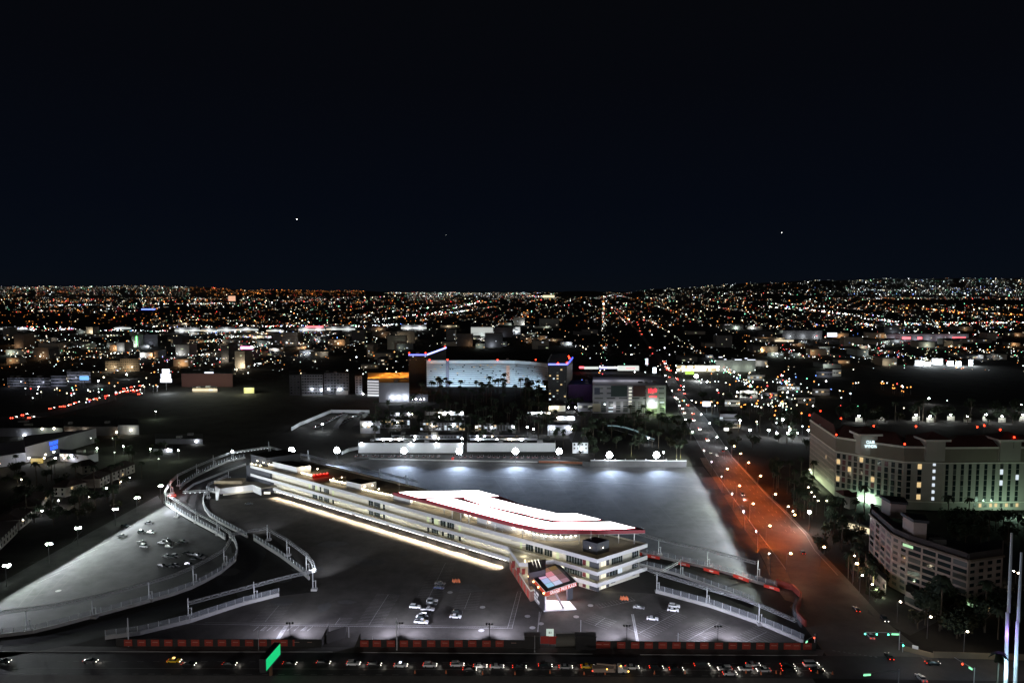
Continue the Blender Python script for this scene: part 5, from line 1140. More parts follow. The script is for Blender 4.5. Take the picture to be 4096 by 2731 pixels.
# big parking garage with red sign
t, q, h = block('large grey parking garage with dark mural panels and glowing red script sign', 2371,2664,1541,1652,70,M_gw,lambda h:[(10,6,1,h*.42,5,1.3,(W_dim,[M_coolwin,DG,DG],.3)),(6,3,h*.45,h*.98,9,1.2,(W_dim,[DG],.5))],name='parking_garage',cat='parking garage', roofm=mat('garage_roof', (.2,.2,.23), .9, noise=.2, scale=.05))
Y = q[0][1]
def gx(zx): return (2300+zx/5.88-CX)/F*(Y)
def gz(zy): return ZH((0, Y), 1480+zy/5.88)
for a, b, z1_, z0_, mm, nm in [(865,1245,365,620,mat('mural_teal',(.015,.035,.035),.7),'mural'),(1390,1680,365,620,mat('mural_maroon',(.06,.02,.025),.7),'mural'),(1700,2000,360,900,mat('sign_panel',(.28,.28,.29),.8),'sign_panel'),(430,620,790,970,mat('poster_cream',(.55,.5,.38),.8),'poster'),(470,600,410,570,mat('mural_blue',(.05,.06,.1),.7),'mural')]:
    m = MB(); m.box(gx(a), gx(b), Y-.6, Y-.1, gz(z0_), gz(z1_)); m.build(nm, mm, t)
for k in range(6):
    zz = 405+k*78; m = MB(); m.box(gx(1285), gx(1360), Y-.5, Y-.1, gz(zz+38), gz(zz)); m.build('stair_window', emat('stair_glow', (1,.98,.85), .8), t)
RS = emat('red_script', (1,.03,.05), 2.2)
text('sign_lettering', 'Virgin', t, RS, (gx(1745), Y-.9, gz(572)), (1,0,.12), (0,0,1), gx(1950)-gx(1745), gz(430)-gz(572), ext=.3, shear=.35, sp_=.85, bold=.03)
text('sign_lettering', 'HOTELS', t, RS, (gx(1770), Y-.9, gz(640)), (1,0,0), (0,0,1), gx(1950)-gx(1770), gz(600)-gz(640), ext=.3, bold=.03)
for zx in (1845,): light('POINT', None, (gx(zx), Y-4, gz(800)), 3000, (.95,1,.95), .6); m = MB(); m.ball((gx(zx), Y-1.6, gz(790)), 1.8, n=8, k=5); m.build('flood_lamp', M_lampw, t)
for zx in (960,1150,1600,910): light('POINT', None, (gx(zx), Y-3, gz(830)), 500, (1,1,.95), .4)
for zx in (830,1230,1650,600,1450): x = gx(zx); light('POINT', None, (x, Y+35, h+7), 2600, (.95,.95,1), .6)
light('POINT', None, (gx(1830), Y-6, 3), 3000, (.6,1,.2), .5); light('POINT', None, (gx(2180), Y-10, 5), 5000, (.6,1,.4), .5)
M_lw = mat('long_wall', (.5,.51,.52), .85, noise=.08, scale=.1)
# --- long white wall building and motel rows
t, q, h = block('long low white wall building behind the floodlights, left section', 1433,1852,1771,1811,9,M_lw,name='long_building',lamps=[(1440,.98,700,CW),(1638,.95,500,CW),(1742,.95,500,CW),(1845,.95,600,CW)])
t, q, h = block('long low white wall building behind the floodlights, right section', 1868,2222,1771,1806,9,M_lw,name='long_building')
for px in range(1480,2220,70): light('POINT', None, (*P(px,1822),5), 260, CW, .4, name='wall_wash')
t = thing('boundary_wall', 'pale curved wall running left from the long white building', 'wall', (*P(1400,1805),0)); m = MB()
for a, b in [((1366,1818),(1395,1805)),((1395,1805),(1433,1797))]: m.wall(P(*a), P(*b), .4, 0, 2.6)
m.build('wall', M_white, t); m = MB(); m.wall(P(1366,1818), P(1433,1797), .6, 2.55, 2.75); m.build('coping', M_conc, t)
t = thing('boundary_wall', 'pale concrete wall with stubby posts behind the right-hand floodlights', 'wall', (*P(2500,1866),0)); m = MB(); m.wall(P(2330,1862), P(2362,1866), .5, 0, 3.4); m.wall(P(2362,1866), P(2745,1868), .5, 0, 4.6); m.build('wall', mat('berm', (.14,.14,.15), .9, noise=.2, scale=.2), t)
m = MB(); m.wall(P(2362,1866), P(2745,1868), .8, 4.6, 5.1); m.build('coping', M_white, t)
for px in range(2378,2740,41): m = MB(); x, y = P(px,1867); m.box(x-.25,x+.25,y-.3,y+.3,5.1,6.1); m.build('post', M_white, t)
t = thing('boundary_wall', 'low orange-netted fence along the back edge of the paved lot', 'fence', (*P(2240,1850),0)); m = MB(); m.wall(P(2155,1850), P(2330,1855), .1, 0, 1.6); m.build('netting', mat('orange_net', (.3,.1,.05), .8), t); m = MB(); m.wall(P(2155,1850), P(2330,1855), .14, 1.6, 1.75); m.build('rail', M_conc, t)
t = thing('boundary_wall', 'low wall along the far kerb of the paved lot', 'wall', (*P(1700,1838),0)); m = MB(); m.wall(P(1476,1837), P(2150,1850), .4, 0, 1.0); m.build('wall', M_conc, t); m = MB(); x, y = P(1811,1842); m.box(x-1,x+1,y-1,y,0,2.6); m.build('red_box', M_red, t)
rows = [('first motel row behind the white wall, warm lamps under the eaves, left part',1565,1850,1740,1757,0),('first motel row behind the white wall, right part',1870,2110,1740,1757,0),('white single-storey row glimpsed through palms, left part',1500,1660,1752,1764,1),('white single-storey row glimpsed through palms, right part',1880,2150,1752,1764,1),
  ('three-storey motel block with arched warm doorways among the palms',1680,1860,1690,1722,2),('pale upper motel row at the back of the palms',1700,1855,1646,1660,1),('left motel block among the trees',1500,1640,1680,1712,2),('low lit row left of the trees',1560,1650,1650,1662,0),('right motel block behind the palms',1900,2060,1700,1722,2),('white stepped motel building behind the tall palms at right',2190,2290,1700,1740,0),('tiny white cottage row right of the palm grove',2230,2300,1665,1680,1),('long pale carport roof behind the grove',2110,2200,1648,1656,1),('lone low pale building at the left of the grove with lamp',1440,1520,1683,1733,0)]
for i, (lb, a, b, yt, yb, ty) in enumerate(rows):
    lw = [(random.uniform(a, b), .7, 330, CW if (i+j) % 3 else WW) for j in range(3 if ty != 1 else 4)]
    block(lb, a, b, yt, yb, 9, M_white if ty == 1 else M_gw, (lambda h: [(int((b-a)/12), 3 if ty == 2 else 1, .5, h, 2, 1.8, (W_dim, [M_warmwin, M_coolwin, W_dim], .45))]) if ty != 1 else None, name='motel_block', lamps=lw)
for i, (px, py) in enumerate([(1562,1757),(1657,1757),(1754,1752),(1848,1752),(1907,1753),(1988,1755),(2083,1756),(1756,1666),(1804,1647),(2109,1706),(2135,1714),(2272,1713),(2654,1808),(1290,1692),(2594,1749)]):
    if i == 13: continue
    x, y = P(px, py, 6.5); t = mast_proto('courtyard_lamp', 6.2, [(0,0)], M_lampw, .12, .75); t.location = (x, y, 0); tag(t, '%s white starry lamp from the left front of the motel grounds' % ORD[i], 'street lamp', 'white lamps of the motel grounds'); light('POINT', None, (x, y-1.8, 6), 1700, (.8,.9,1), .4)
t, q, h = block('white gabled chapel-like building with bright arched doorway and dark roof', 2290,2352,1770,1812,14,M_white,lambda h:[(4,2,h*.3,h,1.4,1.5,(W_dim,[DG],.5))],name='chapel',lamps=[(2328,.4,1500,CW)])
m = MB(); x = (2327-CX)/F*q[0][1]; m.box(x-2.2,x+2.2,q[0][1]-.4,q[0][1]-.1,.5,h*.75); m.build('door', M_coolwin, t)
m = MB(); m.hull([(q[0][0]-1,q[0][1]-1,h+.2),(q[1][0]+1,q[1][1]-1,h+.2),(q[1][0]+1,q[1][1]+30,h+.2),(q[0][0]-1,q[0][1]+30,h+.2)], [(q[0][0]+4,q[0][1]+12,h+6),(q[1][0]-4,q[1][1]+12,h+6),(q[1][0]-4,q[1][1]+18,h+6),(q[0][0]+4,q[0][1]+18,h+6)]); m.build('pitched_roof', M_dkroof, t)
t = thing('curved_canopy', 'thin pale curved wall line sweeping down through the dark trees', 'wall', (*P(2540,1735),0)); m = MB(); pq = [(2430,1709),(2465,1710),(2500,1716),(2545,1730),(2570,1744),(2590,1755),(2616,1764)]
for a, b in zip(pq, pq[1:]): m.wall(P(*a), P(*b), 1.0, 1.2, 2.2)
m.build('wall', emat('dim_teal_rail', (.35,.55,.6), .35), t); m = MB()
m.wall(P(2430,1710), P(2616,1765), .3, 0, .4); m.build('base', M_conc, t)
t = thing('lot_wall', 'pale wall enclosing the slanting car rows of the walled lot', 'wall', (*P(1300,1660),0)); m = MB()
for a, b in [((1166,1722),(1200,1702)),((1200,1702),(1325,1650)),((1325,1650),(1478,1652))]: m.wall(P(*a), P(*b), .5, 0, 3.2)
m.build('wall', M_white, t); m = MB(); m.wall(P(1200,1702), P(1325,1650), .7, 3.15, 3.4); m.build('coping', M_conc, t)
for px, py in ((1260,1690),(1330,1668),(1400,1668),(1450,1668),(1350,1690),(1210,1712)): light('POINT', None, (*P(px, py), 8), 2500, CW, .5)
for i, (a, b, c, e) in enumerate([((1330,1712),(1372,1655),(1392,1655),(1352,1712)),((1410,1705),(1452,1655),(1474,1655),(1436,1700))]):
    t = thing('carport', '%s long dark carport roof in the walled lot' % ('left','right')[i], 'carport', (*P(*a),0)); m = MB(); m.prism([P(*a,3),P(*b,3),P(*c,3),P(*e,3)], 2.8, 3.1); m.build('roof', M_dkroof, t)
    for k in (a, b): m = MB(); x, y = P(*k,3); m.tube((x,y,0),(x,y,2.8),.12); m.build('post', M_dark, t)
# --- left: casino hall, villas
t = thing('casino_hall', 'tall grey hall with glowing blue two-line rooftop sign at the left', 'building', (*P(150,1850),0))
b0 = P(100,1852); b1 = P(236,1808); h = ZH(b0, 1788)
pa = P(100,1788,h); pb = P(233,1752,h)
m = MB(); m.prism([pa, pb, (pb[0]+6,pb[1]+40), (pa[0]-30,pa[1]+40)], 0, h); m.build('wall', mat('hall_grey', (.25,.24,.27), .85, noise=.1), t)
m = MB(); m.prism([(pa[0]-12,pa[1]-14), pa, (pa[0]-30,pa[1]+40), (pa[0]-60,pa[1]+20)], 0, h-4); m.build('side_wing', M_gw, t)
BS = emat('blue_sign', (.03,.13,1), 1.8)
d = (Vector(pb)-Vector(pa)); l = d.length; d.normalize(); n = Vector((d.y,-d.x)); n = n if n.y < 0 else -n
f0 = (193-100)/(233-100); p = Vector(pa)+d*(l*f0)+n*.2
lt = l*(230-193)/133
text('sign_lettering', 'TUSCANY', t, BS, (p.x,p.y,h-4.2), (d.x,d.y,0), (0,0,1), lt, 3.0, ext=.3, bold=.02); text('sign_lettering', 'CASINO', t, BS, (p.x+d.x*lt*.1,p.y+d.y*lt*.1,h-8), (d.x,d.y,0), (0,0,1), lt*.82, 3.0, ext=.3, bold=.02)
casn = 0
for px, py, pw, c in [(124,1828,2500,CW),(189,1815,900,WW),(222,1804,900,(1,1,.7)),(184,1829,900,WW),(228,1830,1500,CW),(263,1829,600,WW),(290,1820,1500,CW),(314,1812,600,WW),(258,1819,600,WW),(274,1812,500,WW),(5,1852,900,WW)]:
    x, y = P(px, py, 5); t2 = mast_proto('courtyard_lamp', 5, [(0,0)], M_lampwarm if c is WW else M_lampw, .1, .6); t2.location = (x, y-2, 0); tag(t2, 'small lamp before the casino hall, image column %d of its cluster' % 0, 'street lamp', 'lamps before the casino hall'); t2['label'] = ORD[casn]+' small glowing lamp of the cluster before the casino hall'; casn += 1; light('POINT', None, (x, y-3.4, 4.6), pw*.6, c, .3)
x, y = P(152,1850); t2 = thing('entrance_canopy', 'small glowing yellow entrance at the foot of the casino hall', 'entrance', (x,y,0)); m = MB(); m.box(x-4,x+4,y-2,y,0,4); m.build('glow_wall', emat('yellow_entry', (1,.7,.15), .5), t2); m = MB(); m.box(x-4.4,x+4.4,y-2.5,y+.2,4,4.4); m.build('roof', M_dkroof, t2)
t2, q2 = facade('low pale curved annex right of the casino hall lit violet-white', [(238,1812),(300,1817),(350,1822),(392,1812)], 6, 14, mat('annex_lilac', (.5,.48,.55), .8), name='annex')
block('low dark warehouse behind the casino hall, left half with two green-white lamps', -60,250,1712,1745,40,M_dw,name='warehouse',lamps=[(149,.95,2500,(.85,1,.75)),(197,1.0,2200,(.85,1,.75)),(75,.2,1500,CW)])
block('long dark warehouse behind the casino hall, right half', 255,470,1706,1742,50,M_dw,name='warehouse',lamps=[(261,.4,300,(1,.45,.1)),(319,.6,300,(1,.6,.3)),(449,.4,300,(1,.45,.1))])
block('small lit end bay of the long dark warehouse', 472,555,1700,1738,30,M_gw,name='warehouse',lamps=[(507,.5,1500,(.9,1,.8))])
block('low dark shop with bluish wall lamp above the left trees', 612,690,1795,1810,12,M_gw,name='shop',lamps=[(655,.9,1200,CW)])
block('long dim shed right of the casino annex', 260,350,1762,1778,14,M_dw,name='shed',lamps=[(285,.7,900,CW)])
block('dim white-fronted shed near the far field edge', 620,810,1755,1775,20,M_dw,name='shed',lamps=[(770,.6,400,(.9,1,.9))])
for i, (px, py, c) in enumerate([(390,1832,'green'),(495,1824,'green'),(603,1836,'yellow'),(715,1842,'white'),(460,1850,'dim'),(636,1878,'dim'),(245,1862,'dim'),(624,1676,'white'),(365,1790,'dim'),(453,1790,'dim')]):
    t2 = mast_proto('lot_lamp', 8, [(0,0)], M_lampc if c != 'dim' else emat('dim_lamp', (.9,1,.85), 4), .1, .5); x, y = P(px, py); t2.location = (x, y, 0); tag(t2, '%s car park lamp beyond the left villas, pooling light on the ground' % ORD[i], 'street lamp', 'lamps of the casino car park'); light('POINT', None, (x, y-1, 7), 1800 if c != 'dim' else 500, (.8,1,.7), .3)
M_villa = mat('villa_wall', (.3,.28,.24), .9, noise=.1)
vl = [((0,2200),(70,2130)),((78,2120),(128,2080)),((150,2062),(195,2008)),((215,1985),(262,1988)),((270,1985),(345,1965)),((400,1950),(440,1928)),((448,1925),(500,1905)),((505,1903),(540,1888)),((-60,2280),(-4,2205)),((330,1898),(385,1888))]
for i, (a, b) in enumerate(vl):
    pa = Vector(P(*a)); pb = Vector(P(*b)); d = (pb-pa).normalized(); n = Vector((-d.y, d.x)); t2 = thing('villa', '%s two-storey dim villa from the left of the row behind the lamp-lined car park' % ORD[i], 'house', (pa.x,pa.y,0), 'villas behind the left car park')
    m = MB(); m.prism([pa, pb, pb+n*12, pa+n*12], 0, 6.2); m.build('wall', M_villa, t2)
    m = MB(); c = (pa+pb)/2+n*6; e = d*((pb-pa).length*.3); m.hull([(*(pa-d-n),6.2),(*(pb+d-n),6.2),(*(pb+d+n*13),6.2),(*(pa-d+n*13),6.2)], [(*(c-e-n*.2),9),(*(c+e-n*.2),9),(*(c+e+n*.2),9),(*(c-e+n*.2),9)]); m.build('roof', mat('villa_roof', (.05,.035,.03), .9, noise=.3), t2)
    L_ = (pb-pa).length; k_ = max(2, int(L_/4))
    for j in range(k_):
        for z in (1.2, 4.0):
            p = pa+d*(L_*(j+.5)/k_)-n*.06; m = MB(); m.wall(p-d*.6, p+d*.6, .1, z, z+1.5); m.build('window', DG if random.random() > .08 else M_warmwin, t2)
for i, (px, py) in enumerate([(2,2085),(91,2078),(168,2041),(125,1990),(188,1980),(236,1957),(273,1939),(286,1998),(233,2000),(355,1984),(426,1950),(484,1925),(518,1908),(85,1916)]):
    x, y = P(px, py, 4.2); t2 = mast_proto('courtyard_lamp', 4, [(0,0)], M_lampwarm if i % 2 else M_lampw, .08, .42); t2.location = (x, y, 0); tag(t2, '%s small lamp from the left among the dim villas' % ORD[i], 'street lamp', 'lamps among the villas'); light('POINT', None, (x, y-.9, 3.8), 480 if i else 1500, (1,.93,.75) if i % 2 else (.9,.97,1), .2)

# ================= trees =================
def leafy(name, seed, h=7, r=3.2, n=420, m=M_leaf):
    rnd = random.Random(seed); t = thing(name, 'x', 'tree'); q = MB()
    q.tube((0,0,0),(0.1,0,h*.45),.25,6,.16)
    for k in range(5): a = k*1.256+rnd.random(); q.tube((0.1,0,h*.38),(math.cos(a)*r*.55,math.sin(a)*r*.55,h*.68),.13,4,.05)
    q.build('trunk', M_trunk, t); c = MB()
    cl = [(rnd.gauss(0,r*.42), rnd.gauss(0,r*.42), h*.68+rnd.gauss(0,h*.13), r*rnd.uniform(.28,.55)) for _ in range(9)]
    for _ in range(n):
        x, y, z, rr = rnd.choice(cl); v = Vector((rnd.gauss(0,1),rnd.gauss(0,1),rnd.gauss(0,1))).normalized()*rr*rnd.uniform(.6,1.05)
        p = Vector((x,y,z))+v; a = Vector((rnd.gauss(0,1),rnd.gauss(0,1),rnd.gauss(0,.5))).normalized()*.42; b = a.orthogonal().normalized()*.3
        c.poly([p-a, p-b, p+a, p+b])
    c.build('crown', m, t); return Proto(t)
def palm(seed, h=13):
    rnd = random.Random(seed); t = thing('palm_tree', 'x', 'palm'); q = MB(); q.tube((0,0,0),(.2,.1,h),.28,6,.2); q.build('trunk', M_trunk, t); c = MB()
    for k in range(16):
        a = k*.393+rnd.random()*.3; up = rnd.uniform(-.5,1.0); p = Vector((.2,.1,h)); L_ = rnd.uniform(2.2,2.9); prev = None
        for j in range(4):
            u = (j+1)/4; e = Vector((.2+math.cos(a)*L_*u, .1+math.sin(a)*L_*u, h+up*u*1.6-u*u*1.9)); wd = .8*(1-u*.6); nn = Vector((-math.sin(a), math.cos(a), 0))
            s0 = prev or (p, p); s1 = (e+nn*wd-Vector((0,0,.15)), e-nn*wd-Vector((0,0,.15))); c.poly([s0[0], s1[0], e, p]); c.poly([p, e, s1[1], s0[1]]); p = e; prev = s1
    c.build('crown', M_leaf, t); return Proto(t)
TR = [leafy('tree', 1), leafy('tree', 2, 6, 3.6), leafy('tree', 3, 9, 3.0, 460), leafy('tree', 4, 5, 2.6, 300, M_leaf2)]
PA = [palm(5), palm(6, 15), palm(7, 11)]
def edge(pts, py):
    for a, b in zip(pts, pts[1:]):
        if (a[1]-py)*(b[1]-py) <= 0: return a[0]+(b[0]-a[0])*(py-a[1])/(b[1]-a[1])
def clear(px, py):
    a = edge(Lb, py); b = edge(Rb, py)
    if a and b and a-14 < px < b+16: return False
    c = edge([(-500,2620),(0,2330),(236,2197),(631,1981),(720,1950)], py)
    return not (c is not None and c-12 < px < 1200)
def grove(n, x0, x1, y0, y1, label, group, palmy=.5, sc=(.8,1.3)):
    for i in range(n):
        px = random.uniform(x0, x1); py = random.uniform(y0, y1)
        if not clear(px, py): continue
        pr = random.choice(PA if random.random() < palmy else TR)
        lb = label.replace('tree', 'palm') if pr in PA else label
        pr.place((*P(px, py), 0), random.uniform(0, 6.28), lb, group+(' palms' if pr in PA else ' trees'), random.uniform(*sc), 'palm' if pr in PA else 'tree')
grove(150, 1480, 2230, 1655, 1762, 'dark tree of the dense grove among the motel rows', 'motel grove', .6, (.8,1.25))
grove(58, 1640, 2200, 1590, 1650, 'tree of the dark grove before the white curved hotel', 'hotel grove', .65, (1.0,1.7))
grove(30, 1720, 2190, 1570, 1592, 'silhouetted tree against the glowing base of the white curved hotel', 'hotel foot', .9, (1.3,1.8))
grove(85, 2290, 2830, 1665, 1800, 'dark tree of the shadowy wood left of the boulevard', 'boulevard wood', .35, (.9,1.5))
grove(16, 2240, 2400, 1700, 1830, 'tree near the white chapel-like building', 'chapel', .5)
grove(34, 2100, 2330, 1560, 1640, 'big dark tree at the foot of the dark glass tower', 'tower foot', .1, (1.3,2.0))
grove(60, 0, 620, 1880, 2120, 'dark tree between the villas left of the lamp-lined car park', 'villa garden', .2, (.8,1.3))
grove(16, 60, 700, 1780, 1870, 'small tree of the casino car park islands', 'casino lot', .3, (.7,1.1))
grove(34, 3090, 3260, 1850, 2120, 'palm-lined hedge tree between boulevard and tall hotel', 'hotel forecourt', .6, (.8,1.3))
grove(26, 3280, 3470, 2020, 2260, 'tree in the dark garden between the hotel and apartment block', 'hotel garden', .4, (.9,1.3))
grove(20, 3380, 3560, 2260, 2350, 'tree at the left foot of the apartment block', 'apartment garden', .4, (.7,1.1))
grove(40, 3650, 4090, 2420, 2560, 'dark tree of the wood before the apartment block', 'corner wood', .2, (1.0,1.6))
grove(34, 3780, 4096, 2090, 2190, 'tree of the dark park behind the apartment block', 'hotel park', .2, (.9,1.4))
grove(70, 2800, 3230, 1570, 1800, 'dark tree among the low buildings right of the boulevard', 'boulevard east', .3, (1,1.6))
grove(40, 3250, 4096, 1650, 1700, 'dark tree on the far side of the tall hotel', 'behind hotel', .1, (1.2,2.0))
for px, py, lb in [(2706,1836,'left of two green-lit palms beyond the end of the lot wall'),(2722,1836,'right of two green-lit palms beyond the end of the lot wall'),(2525,1824,'green-lit palm near the second floodlight from the right')]:
    PA[0].place((*P(px, py),0), 1, lb, None, .85); light('POINT', None, (*P(px, py+1),2), 300, (.75,1,.3), .2)
for i, (px, py) in enumerate([(3510,2385),(3480,2392),(3500,2402),(3520,2395)]):
    TR[3].place((*P(px, py),0), i, '%s bush lit pale green on the island beside the apartment drive' % ORD[i], 'lit bushes on the drive island', .75, 'bush')
light('POINT', None, (*P(3530,2390),2.2), 1200, (.8,1,.6), .2)
PA[1].place((*P(3985,2790),0), 0, 'big palm lit turquoise at the bottom right beside the pale mast', None, 1.0); light('POINT', None, (P(3985,2790)[0], P(3985,2790)[1]-3.5, 9), 1500, (.45,.9,1), .4)
for i, (px, py) in enumerate([(3960,2800),(4010,2800)]): TR[0].place((*P(px, py),0), i, ('left','right')[i]+' dark tree at the bottom right foot of the pale mast', None, .8)

# ================= the lit city beyond =================
C = {'w': emat('city_white', (.85,.97,1), 6), 'c': emat('city_cream', (1,.86,.58), 5), 'o': emat('city_orange', (1,.33,.07), 4), 'r': emat('city_red', (1,.06,.05), 6), 'g': emat('city_green', (.25,1,.55), 5), 'b': emat('city_blue', (.15,.3,1), 6),
     'W': emat('city_bright_white', (.95,.98,1), 18), 'O': emat('city_bright_orange', (1,.42,.1), 8), 'd': emat('city_dim', (.7,.85,.75), 1.6)}
CK = list(C); CM = [C[k] for k in CK]
PAL = {'mix': 'wwwwcccccoooordgd', 'warm': 'ooooooccwwrOd', 'white': 'wwwwwWWccdgb', 'ora': 'oooooooOcr', 'com': 'WWWwwwwccorbgr', 'res': 'ccccowwwdddo', 'grn': 'wwggddwwc'}
from mathutils import noise
mb = MB(); lamps = []; farl = []
_a = Vector(P(2480,1250))-Vector(P(2790,1668)); _a.normalize(); CB, SB = _a.x, _a.y
def crest(px):
    if px < 1500: v = 1145 if px < 650 else 1145+(px-650)/350*12 if px < 1000 else 1157+(px-1000)/500*8
    elif px < 2480: v = 1166
    else: v = 1166-(px-2480)/520*34 if px < 3000 else max(1114, 1132-(px-3000)/500*16)
    return v+1.5*math.sin(px*.021)+1.2*math.sin(px*.0073)
def terrain(px, D):
    h = max(0, HC+(1163-crest(px))/F*20500) if crest(px) < 1165 else 0
    f = 0 if D < 13000 else (D-13000)/4000*.6 if D < 17000 else .6+(D-17000)/3500*.4 if D < 20500 else max(0, 1-(D-20500)/5500)
    return h*f
def spot_(px, py, pal, sz=.5, near=False):
    if py < 1168:
        D = random.uniform(13600, 20500) if px < 1600 or random.random() < .6 else random.uniform(13300, 15500); x = (px-CX)/F*D; y = D; z = terrain(px, D)+10; d = D
    else:
        if py > 1172 and noise.noise(Vector((px/150., py/11., 3.1)))+.55*noise.noise(Vector((px/45., py/4., 9.))) < random.uniform(-.55,.45): return
        x, y = P(px, py, 6)
        if random.random() < .6:
            u_ = x*CB+y*SB; v_ = -x*SB+y*CB; g_ = 190 if y < 3500 else 420
            if random.random() < .6: v_ = round(v_/g_)*g_+random.uniform(-7,7)
            else: u_ = round(u_/g_)*g_+random.uniform(-7,7)
            x = u_*CB-v_*SB; y = u_*SB+v_*CB
            if y < 700: return
        z = 6+random.uniform(0,4); d = math.hypot(x, y)
        if d > 60000: return
    k = random.choice(PAL[pal]); farl.append((x, y, z, k, d*sz*min(1.9, .38/(random.random()**.42))/683*(.8 if k in 'WO' else 1)))
def band_(n, x0, x1, y0, y1, pal, sz=.5, gap=None):
    n = int(n*2.7)
    for _ in range(n):
        px = random.uniform(x0, x1); py = random.uniform(y0, y1)
        if gap and gap(px, py): continue
        spot_(px, py, pal, sz)
def line_(n, a, b, pal, sz=.5, j=1.5):
    n = int(n*2)
    for i in range(n):
        t = (i+random.uniform(0,.8))/n; spot_(a[0]+(b[0]-a[0])*t+random.uniform(-j,j)*2, a[1]+(b[1]-a[1])*t+random.uniform(-j,j)*.4, pal, sz)
def hl(px): # left hill skyline in the picture
    return 1146+9*math.sin(px/260.)+max(0,(px-600))*.012
for _ in range(900): px = random.uniform(0, 760); spot_(px, random.uniform(hl(px), 1167), random.choice(['mix','res','grn','warm']), .42)
for _ in range(420): px = random.uniform(760, 1460); spot_(px, random.uniform(1157, 1168), 'ora', .42)
for _ in range(520): px = 4096-1560*random.random()**1.3; spot_(px, random.triangular(1122-(px-2700)*.008, 1167, 1162), random.choice(['white','mix','res']), .42)
line_(160, (2640,1128), (4096,1118), 'res', .4, 5); line_(190, (3380,1158), (4096,1160), 'white', .55, 3)
band_(1900, 0, 4096, 1168, 1198, 'mix', .42); band_(260, 1400, 3000, 1171, 1190, 'white', .55); line_(140, (1450,1172), (2300,1175), 'grn', .45); line_(150, (2100,1184), (3100,1186), 'com', .6, 3)
line_(140, (3080,1182), (3420,1186), 'warm', .7, 3); band_(170, 0, 1500, 1196, 1216, 'warm', .55); line_(120, (60,1222), (1100,1212), 'white', .6, 3)
band_(1300, 0, 4096, 1198, 1250, 'mix', .55, lambda x, y: 550 < x < 1000 and y > 1236 or 3500 < x and y < 1215); band_(160, 1300, 3000, 1200, 1300, 'ora', .55)
band_(900, 600, 4096, 1250, 1310, 'mix', .62, lambda x, y: 2100 < x < 2600 and y > 1300 or 1500 < x < 1900 and y > 1290); band_(140, 0, 1200, 1240, 1300, 'ora', .6)
line_(60, (1700,1262), (1930,1204), 'com', .85, 4); line_(40, (2420,1205), (2510,1300), 'com', .6, 2); line_(26, (2425,1200), (2560,1320), 'warm', .9, 1)
line_(150, (0,1312), (760,1330), 'com', .9, 6); line_(170, (690,1312), (1700,1300), 'com', .9, 7); band_(170, 850, 1300, 1325, 1370, 'com', .8); line_(60, (1500,1280), (1900,1240), 'com', .8, 6)
line_(120, (3080,1215), (3600,1290), 'com', .85, 9); line_(130, (3450,1300), (4096,1290), 'com', .85, 9); line_(34, (3680,1232), (3870,1255), 'ora', .8, .5); line_(30, (3870,1255), (4096,1262), 'ora', .8, 2)
band_(110, 3080, 4096, 1300, 1350, 'com', .8); line_(40, (3760,1335), (3930,1342), 'com', .9, 3)
band_(240, 1450, 3200, 1300, 1420, 'res', .8, lambda x, y: 1630 < x < 2300 and y > 1380)
band_(420, 0, 1500, 1340, 1440, 'res', .8, lambda x, y: y > 1400 and x > 1150); line_(60, (0,1405), (560,1418), 'mix', .95, 5)
band_(120, 3100, 3700, 1370, 1440, 'com', .85); band_(90, 3700, 4096, 1380, 1440, 'mix', .8)
# nearest ones become lamps of their own
band_(60, 0, 640, 1440, 1560, 'res', .95); band_(46, 700, 1180, 1440, 1490, 'res', .95); band_(90, 2700, 3250, 1480, 1640, 'mix', 1.0); band_(24, 3000, 3560, 1500, 1600, 'com', 1.0); band_(40, 3000, 3260, 1600, 1740, 'res', 1.0); line_(20, (3115,1515), (3190,1575), 'white', 1, .5)
band_(40, 1150, 1640, 1400, 1500, 'res', .9); band_(30, 2300, 2680, 1380, 1500, 'com', .9)
line_(14, (3540,1545), (3620,1570), 'ora', 1, .6); band_(30, 60, 330, 1550, 1610, 'com', 1.0); band_(40, 2640, 2860, 1440, 1500, 'com', .9); band_(60, 560, 900, 1400, 1470, 'com', .9); band_(36, 880, 1110, 1380, 1420, 'com', .9); band_(50, 3420, 4096, 1420, 1480, 'mix', .8)
farl.sort(key=lambda l: l[4]/l[4]*math.hypot(l[0], l[1]))
clp = {}
zone = lambda px: 'left' if px < 1200 else 'middle' if px < 2600 else 'right'
for x, y, z, k, r in farl[:300]:
    if k not in clp:
        q = MB(); q.tube((0,0,0),(0,0,1),.02,4,mi=0); q.octa((0,0,1),.1,mi=1,rz=.1); o = q.build('street_lamp', [M_pole, C[k]]); tag(o, 'x', 'street lamp'); clp[k] = Proto(o)
    zz = z; px = CX+F*x/(y*cp); o = clp[k].place((x, y, 0), 0, 'small %s lamp among the dark streets in the %s distance' % ({'w':'white','c':'cream','o':'orange','r':'red','g':'green','b':'blue','W':'dazzling white','O':'strong orange','d':'dim greenish'}[k], zone(px)), '%s lamps in the %s distance' % (k.lower() if 0 else {'w':'white','c':'cream','o':'orange','r':'red','g':'green','b':'blue','W':'dazzling','O':'strong orange','d':'dim'}[k], zone(px)), zz)
for x, y, z, k, r in farl[300:]: mb.octa((x, y, z), r*.5, CK.index(k), r*.42)
tag(mb.build('city_lights', CM), 'sea of small white, amber and red lights of the city to the horizon', 'city lights', kind='stuff')
